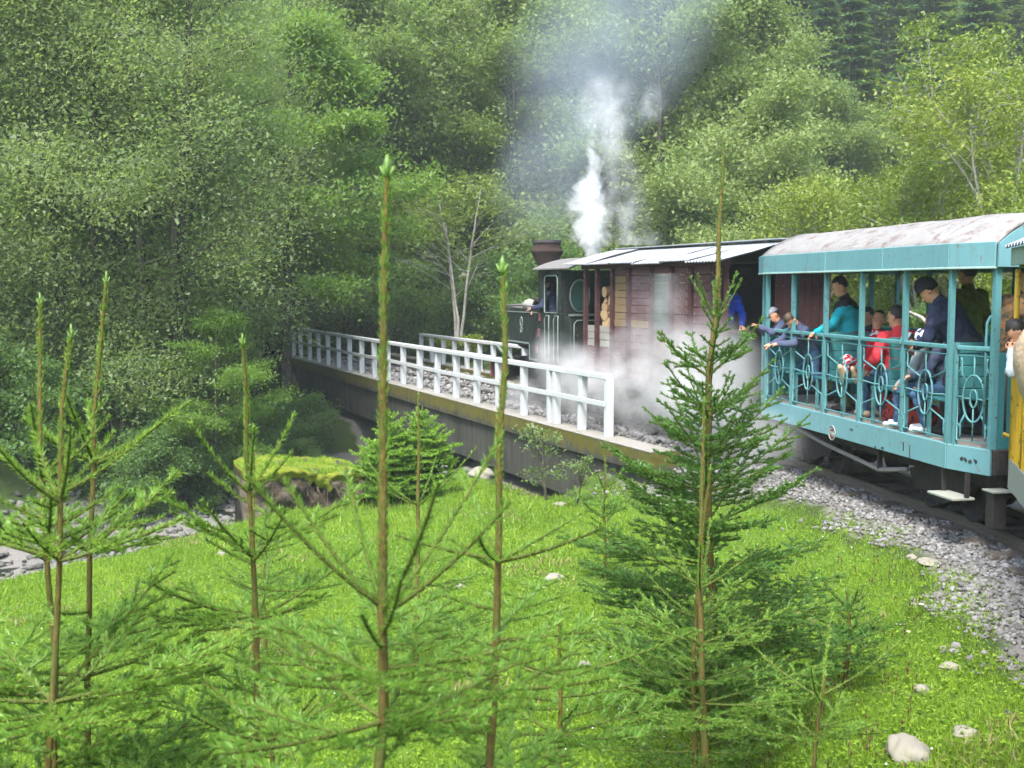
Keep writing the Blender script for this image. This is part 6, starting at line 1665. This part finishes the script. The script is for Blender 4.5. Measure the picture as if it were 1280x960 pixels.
# bank block: old masonry stump covered with turf and moss
blk_m = NT('earth_and_roots'); o_ = blk_m.obj()
blk_m.bsdf(blk_m.mix(blk_m.ramp(blk_m.noise(o_, 3.5, 8, .7), [(.35, 0.0), (.65, 1.0)]), (.035, .026, .018), (.17, .145, .11)), .95, 0, blk_m.bump(blk_m.noise(o_, 9, 9, .75), 1.0, .08), .15)
moss_m = NT('yellow_green_moss'); o_ = moss_m.obj()
moss_m.bsdf(moss_m.mix(moss_m.noise(o_, 5, 7), (.07, .11, .012), (.22, .24, .03)), .95, 0, moss_m.bump(moss_m.noise(o_, 30, 6), .9, .03), .1)
M_['earth'] = blk_m.m; M_['moss'] = moss_m.m
A = at(316, 600, 18.4); B = at(466, 600, 19.2)
tb_ = empty('mossy_bank_block', (A.x, A.y, 0), 0, 'earthy block of old bank masonry topped with turf and yellow moss', 'bank')
dv = (B - A); L = Vector((dv.x, dv.y)).length; ux, uy = dv.x / L, dv.y / L
def slab(name, mat, z0f, z1f, dep, over=0.0, seed=1, nx_=46, ny_=12, nz_=9, amp=.05):
    rr = np.random.default_rng(seed); mb = MB(); vs = []; fs = []
    # front, top and back as one bent sheet, noise-displaced, closed at the ends
    prof = [(0, 0)] * 0
    for k in range(nz_ + 1): prof.append((0 - over, k / nz_, 'f'))
    for k in range(1, ny_ + 1): prof.append((k / ny_ * (dep + over) - over, 1, 't'))
    for k in range(1, nz_ + 1): prof.append((dep, 1 - k / nz_, 'b'))
    for i in range(nx_ + 1):
        u = i / nx_
        for d_, h_, c_ in prof:
            z = z0f(u) + (z1f(u) - z0f(u)) * h_
            q = wav(np.array(u * L * 3.1), np.array(z * 4 + d_ * 3), 1.7, seed) * amp + wav(np.array(u * L * 9), np.array(z * 11 + d_ * 9), 1.1, seed + 2) * amp * .5
            dd = d_ - (float(q) + .14 * h_ if c_ == 'f' else 0); z2 = z + (float(q) * .7 if c_ == 't' else 0)
            vs.append((u * L * ux - uy * dd, u * L * uy + ux * dd, z2))
    m = len(prof)
    for i in range(nx_):
        for j in range(m - 1): a = i * m + j; fs.append((a, a + 1, a + m + 1, a + m))
    fs.append(tuple(range(m))); fs.append(tuple(range(nx_ * m, nx_ * m + m))[::-1])
    mb.add(vs, fs, True); return mb.build(name, mat, tb_)
zg = lambda u: -2.6
zt_ = lambda u: -.66 + .06 * math.sin(u * 7) + (.04 if u > .1 else 0) - (.9 * (u - .8) if u > .8 else 0)
slab('earth_face', M_['earth'], zg, lambda u: zt_(u) - .10 + .0 * u, 1.7, 0, 2, nx_=90, nz_=26, amp=.20)
slab('turf_top', M_['moss'], lambda u: zt_(u) - .13 - .09 * abs(math.sin(u * 13)) - .07 * abs(math.sin(u * 37 + 1)), zt_, 1.75, .10, 5, nx_=90, nz_=5, amp=.075)
gn = 9000; u = rg.uniform(0, 1, gn); v = rg.uniform(-.05, 1.7, gn)
X = A.x + u * L * ux - uy * v; Y = A.y + u * L * uy + ux * v; Z = np.array([zt_(q) for q in u]) - .02; Z0 = Z
hh = rg.uniform(.02, .07, gn); a = rg.uniform(0, 6.28, gn); w = .012
V = np.stack([np.stack([X - np.cos(a) * w, Y - np.sin(a) * w, Z], 1), np.stack([X + np.cos(a) * w, Y + np.sin(a) * w, Z], 1), np.stack([X + rg.normal(0, .03, gn), Y + rg.normal(0, .03, gn), Z + hh], 1)], 1).reshape(-1, 3) - np.array([A.x, A.y, 0])
me = npmesh('turf_blades', V, np.arange(3 * gn).reshape(-1, 3), tint=np.repeat(rg.uniform(.2, 1, gn), 3)); me.materials.append(M_['grass']); link('turf_blades', me, tb_)["kind"] = 'stuff'
mb = MB()
for k in range(34):
    u = rg.uniform(.1, .98); x, y = u * L * ux + uy * .16, u * L * uy - ux * .16; z = zt_(u) - rg.uniform(.1, .3); l_ = rg.uniform(.2, .6)
    mb.tube([(x, y, z), (x + rg.normal(0, .06), y - .05, z - l_ * .5), (x + rg.normal(0, .12), y - .04, z - l_)], [.008, .005, .003], 4)
mb.build('hanging_roots', M_['earth'], tb_)["kind"] = 'stuff'
for i, (px, py, h) in enumerate(((283, 660, .42),)):
    g = at(px, py, 17.9); mb = MB(); zz = -1.95; mb.tube([(g.x, g.y, zz), (g.x + .02, g.y, zz + h * .6), (g.x, g.y, zz + h)], [.15, .14, .12], 10); tag(mb.build('stump', M_['earth']), 'dark tree stump at the left foot of the mossy bank block', 'stump')
# leafy sapling in front of the girder
sp_ = decid('ash', 95, 1.7, .75, 420, .10, 'alder', stems=2, limbs=10, base=.15, clump=.22, thick=.008, elev=(15, 50), spread=2)
g = at(683, 590, 17.6); plant(sp_, 'ash_sapling', g.x, 17.6, .75, .4, 'small leafy broadleaf seedling in front of the bridge girder', 'sapling')
g = at(720, 590, 17.2); plant(sp_, 'ash_sapling', g.x, 17.0, .5, 2.4, 'lower leafy seedling right at the near girder end', 'sapling')
yp_ = decid('yellow_plant', 97, .9, .7, 900, .14, 'yellowleaf', stems=4, limbs=12, base=.05, clump=.22, thick=.006, elev=(20, 60), spread=2)
for i, px in enumerate((548, 566, 590, 603)):
    g = at(px, 415, 36.6); plant(yp_, 'yellow_herb', g.x, 36.6 + .5 * (i % 2), (.62, .5, .66, .45)[i], i, ('yellowing herb clump at the foot of the small pale tree', 'second yellowing clump right behind the shorter railing', 'yellow leafy clump between small pale tree and locomotive', 'last yellowing clump beside the locomotive tank')[i], 'plant', z=.25)
# ------------------------------------------------------------------ steam and smoke
def steam(name, label, lo, hi, loc, rz, fn, color=(.90, .91, .93), aniso=.0):
    m = NT(name + '_volume'); o = m.obj()
    sep = m.n("ShaderNodeSeparateXYZ"); m.t.links.new(o, sep.inputs[0])
    d = fn(m, o, sep.outputs)
    v = m.n("ShaderNodeVolumePrincipled"); m.set(v.inputs['Color'], color); v.inputs['Anisotropy'].default_value = aniso
    m.set(v.inputs['Density'], d); m.t.links.new(v.outputs[0], m.out.inputs['Volume'])
    mb = MB(); mb.box(lo, hi); ob = mb.build(name, m.m); ob.location = loc; ob.rotation_euler = (0, 0, rz)
    tag(ob, label, kind='stuff'); return ob
def warp(m, o, amp, scale):
    nd = m.n("ShaderNodeTexNoise"); m.set(nd.inputs['Vector'], o); nd.inputs['Scale'].default_value = scale; nd.inputs['Detail'].default_value = 3
    a = m.n("ShaderNodeVectorMath", operation='SUBTRACT'); m.t.links.new(nd.outputs['Color'], a.inputs[0]); a.inputs[1].default_value = (.5, .5, .5)
    b = m.n("ShaderNodeVectorMath", operation='SCALE'); m.t.links.new(a.outputs[0], b.inputs[0]); b.inputs['Scale'].default_value = amp
    c = m.n("ShaderNodeVectorMath", operation='ADD'); m.t.links.new(o, c.inputs[0]); m.t.links.new(b.outputs[0], c.inputs[1])
    s = m.n("ShaderNodeSeparateXYZ"); m.t.links.new(c.outputs[0], s.inputs[0]); return c.outputs[0], s.outputs
def curve(m, x, pts):
    r_ = m.ramp(x, [(p, v) for p, v in pts]); return r_
PB = bpt(bs(735, -.2, 3.0), -.2); YB_ = PB.y
base = at(735, 326, YB_)
mpp = YB_ / FPX
def plume(m, o, s0):
    w, s = warp(m, o, .55, 1.6); w2, s = warp(m, w, .16, 6)
    t = m.math('DIVIDE', s[2], 148 * mpp)          # 0 base .. 1 top of the white part
    cx = m.math('MULTIPLY', m.math('SUBTRACT', curve(m, t, [(0, .5), (.25, .52), (.5, .50), (.8, .54), (1, .53)]), .5), 200 * mpp)
    r_ = m.math('MULTIPLY', curve(m, t, [(0, .13), (.17, .38), (.38, .40), (.57, .31), (.77, .21), (.92, .12), (1, .05)]), 66 * mpp)
    dx = m.math('SUBTRACT', s[0], cx); d = m.math('SQRT', m.math('ADD', m.math('MULTIPLY', dx, dx), m.math('MULTIPLY', s[1], s[1])))
    q = m.math('SUBTRACT', 1, m.math('DIVIDE', d, r_))
    q = m.math('ADD', q, m.math('MULTIPLY', m.math('SUBTRACT', m.noise(w, 5.5, 7, .72), .53), 2.7))
    q = m.math('MULTIPLY', q, m.math('LESS_THAN', t, 1.02)); q = m.math('MULTIPLY', q, m.math('GREATER_THAN', s0[2], 0.0))
    return m.math('MULTIPLY', m.math('MULTIPLY', q, .95, clamp=True), 7)
steam('steam_plume', 'dense white steam plume rising from the locomotive', (-.75, -.75, 0), (.75, .75, 3.5), base, 0, plume)
def wisps(m, o, s0):
    w, s = warp(m, o, .9, .9)
    def ball(cx, cz, rx, rz, ry=.9):
        a = m.math('DIVIDE', m.math('SUBTRACT', s[0], cx), rx); b = m.math('DIVIDE', m.math('SUBTRACT', s[2], cz), rz); c = m.math('DIVIDE', s[1], ry)
        return m.math('SUBTRACT', 1, m.math('SQRT', m.math('ADD', m.math('ADD', m.math('MULTIPLY', a, a), m.math('MULTIPLY', b, b)), m.math('MULTIPLY', c, c))), clamp=True)
    P = lambda px, py: ((px - 735) * mpp, (326 - py) * mpp)
    q = None
    for px, py, rx, rz, k in ((757, 140, 44, 52, 1.0), (765, 200, 30, 60, .5), (778, 270, 36, 70, .55), (815, 135, 14, 24, .7), (800, 300, 40, 22, .4)):
        a, b = P(px, py); v = m.math('MULTIPLY', ball(a, b, rx * mpp, rz * mpp), k); q = v if q is None else m.math('ADD', q, v)
    n = m.ramp(m.noise(o, 2.6, 6, .65), [(.42, 0.0), (.66, 1.0)])
    return m.math('MULTIPLY', m.math('MULTIPLY', q, n), 2.0)
steam('steam_wisps', 'thin torn steam wisps drifting above the white plume', (-.9, -1.0, .3), (2.4, 1.0, 4.6), base, 0, wisps)
def smoke(m, o, s0):
    w, s = warp(m, o, 1.6, .5)
    # column leaning from the chimney up and to the right, widening
    z = s[2]; t = m.math('DIVIDE', z, 8.0)
    cx = m.math('MULTIPLY_ADD', m.math('POWER', m.math('MAXIMUM', t, 0.001), 1.3), 3.6, -.3); r_ = m.math('MULTIPLY_ADD', t, 2.2, 1.0)
    dx = m.math('DIVIDE', m.math('SUBTRACT', s[0], cx), r_); dy = m.math('DIVIDE', s[1], 1.5)
    q = m.math('SUBTRACT', 1, m.math('ADD', m.math('MULTIPLY', dx, dx), m.math('MULTIPLY', dy, dy)), clamp=True)
    fade = m.ramp(t, [(0, 0.0), (.18, .75), (.5, 1.0), (1, 1.0)])
    return m.math('MULTIPLY', m.math('MULTIPLY', m.math('MULTIPLY', q, m.math('MULTIPLY_ADD', m.noise(o, .9, 4), 1.2, .1)), fade), .26)
cb = bpt(s_ch, 0); steam('chimney_smoke', 'faint blue-grey smoke veil spreading above the chimney', (-2.0, -1.5, 0), (8.0, 1.5, 8.5), (cb.x, cb.y + .2, 3.0), 0, smoke, color=(.66, .76, .90))
# low steam drifting between train and railing
def low(m, o, s0):
    w, s = warp(m, o, .9, 1.1)
    q = None
    for y, z, ry, rz, k in LOWB:
        a = m.math('DIVIDE', m.math('SUBTRACT', s[1], y), ry); b = m.math('DIVIDE', m.math('SUBTRACT', s[2], z), rz); c = m.math('DIVIDE', s[0], .62)
        v = m.math('SUBTRACT', 1, m.math('SQRT', m.math('ADD', m.math('ADD', m.math('MULTIPLY', a, a), m.math('MULTIPLY', b, b)), m.math('MULTIPLY', c, c))), clamp=True)
        v = m.math('MULTIPLY', v, k); q = v if q is None else m.math('MAXIMUM', q, v)
    n = m.math('MULTIPLY_ADD', m.ramp(m.noise(o, 2.0, 6, .62), [(.38, 0.0), (.62, 1.0)]), .92, .08)
    return m.math('MULTIPLY', m.math('MULTIPLY', q, n), 2.6)
O2 = bpt(0, -1.32)
def lp(px, py, rx, rz, k):
    s_ = solve(BP0, DB, NB, px, -1.32, .8); v = bpt(s_, -1.32); z = at(px, py, v.y).z
    return (s_, z, rx, rz * v.y / FPX, k)
LOWB = [lp(700, 470, .75, 60, .85), lp(735, 480, .9, 60, .95), lp(790, 480, .9, 85, .9), lp(840, 470, .9, 95, .85), lp(820, 380, .35, 60, .45), lp(650, 500, .8, 30, .7)]
steam('ground_steam', 'white steam drifting low between the wagon and the railing', (-.62, -3.2, -.1), (.40, 7.5, 2.6), O2, BROT, low)
O3 = CP0 + DC * (YF + .6) + NC * -1.55
def low2(m, o, s0):
    w, s = warp(m, o, .9, 1.0)
    def ball(x, y, z, rx, ry, rz):
        a = m.math('DIVIDE', m.math('SUBTRACT', s[0], x), rx); b = m.math('DIVIDE', m.math('SUBTRACT', s[1], y), ry); c = m.math('DIVIDE', m.math('SUBTRACT', s[2], z), rz)
        return m.math('SUBTRACT', 1, m.math('SQRT', m.math('ADD', m.math('ADD', m.math('MULTIPLY', a, a), m.math('MULTIPLY', b, b)), m.math('MULTIPLY', c, c))), clamp=True)
    q = m.math('ADD', m.math('MULTIPLY', ball(0, 0, 1.0, .8, 1.3, 1.1), .8), m.math('MULTIPLY', ball(.1, -1.6, .45, .7, .9, .5), .7))
    n = m.math('MULTIPLY_ADD', m.ramp(m.noise(o, 2.0, 6, .62), [(.36, 0.0), (.66, 1.0)]), .8, .2)
    return m.math('MULTIPLY', m.math('MULTIPLY', q, n), 2.0)
steam('carside_steam', 'thin steam curling round the front of the turquoise car', (-1.0, -3.0, -.1), (1.0, 2.0, 2.3), O3, CROT, low2)
# ------------------------------------------------------------------ thin valley haze: one closed box of even air round everything
hz = NT('valley_haze')
hv = hz.n("ShaderNodeVolumePrincipled"); hv.inputs['Color'].default_value = (.86, .93, 1.0, 1); hv.inputs['Density'].default_value = .0009; hv.inputs['Anisotropy'].default_value = .1
hz.t.links.new(hv.outputs[0], hz.out.inputs['Volume'])
mb = MB(); mb.box((-215, -75, -6), (225, 245, float(GZ.max()) + 22)); tag(mb.build('haze', hz.m), 'thin pale haze filling the valley', kind='stuff')

tri = {}
for ob in bpy.data.objects:
    if ob.type == 'MESH' and ob.data.name not in tri: tri[ob.data.name] = sum(len(p.vertices) - 2 for p in ob.data.polygons) if len(ob.data.polygons) < 3000 else len(ob.data.polygons) * (ob.data.polygons[0].loop_total - 2)
print('triangles', sum(tri.values()), sorted(tri.items(), key=lambda t: -t[1])[:12])
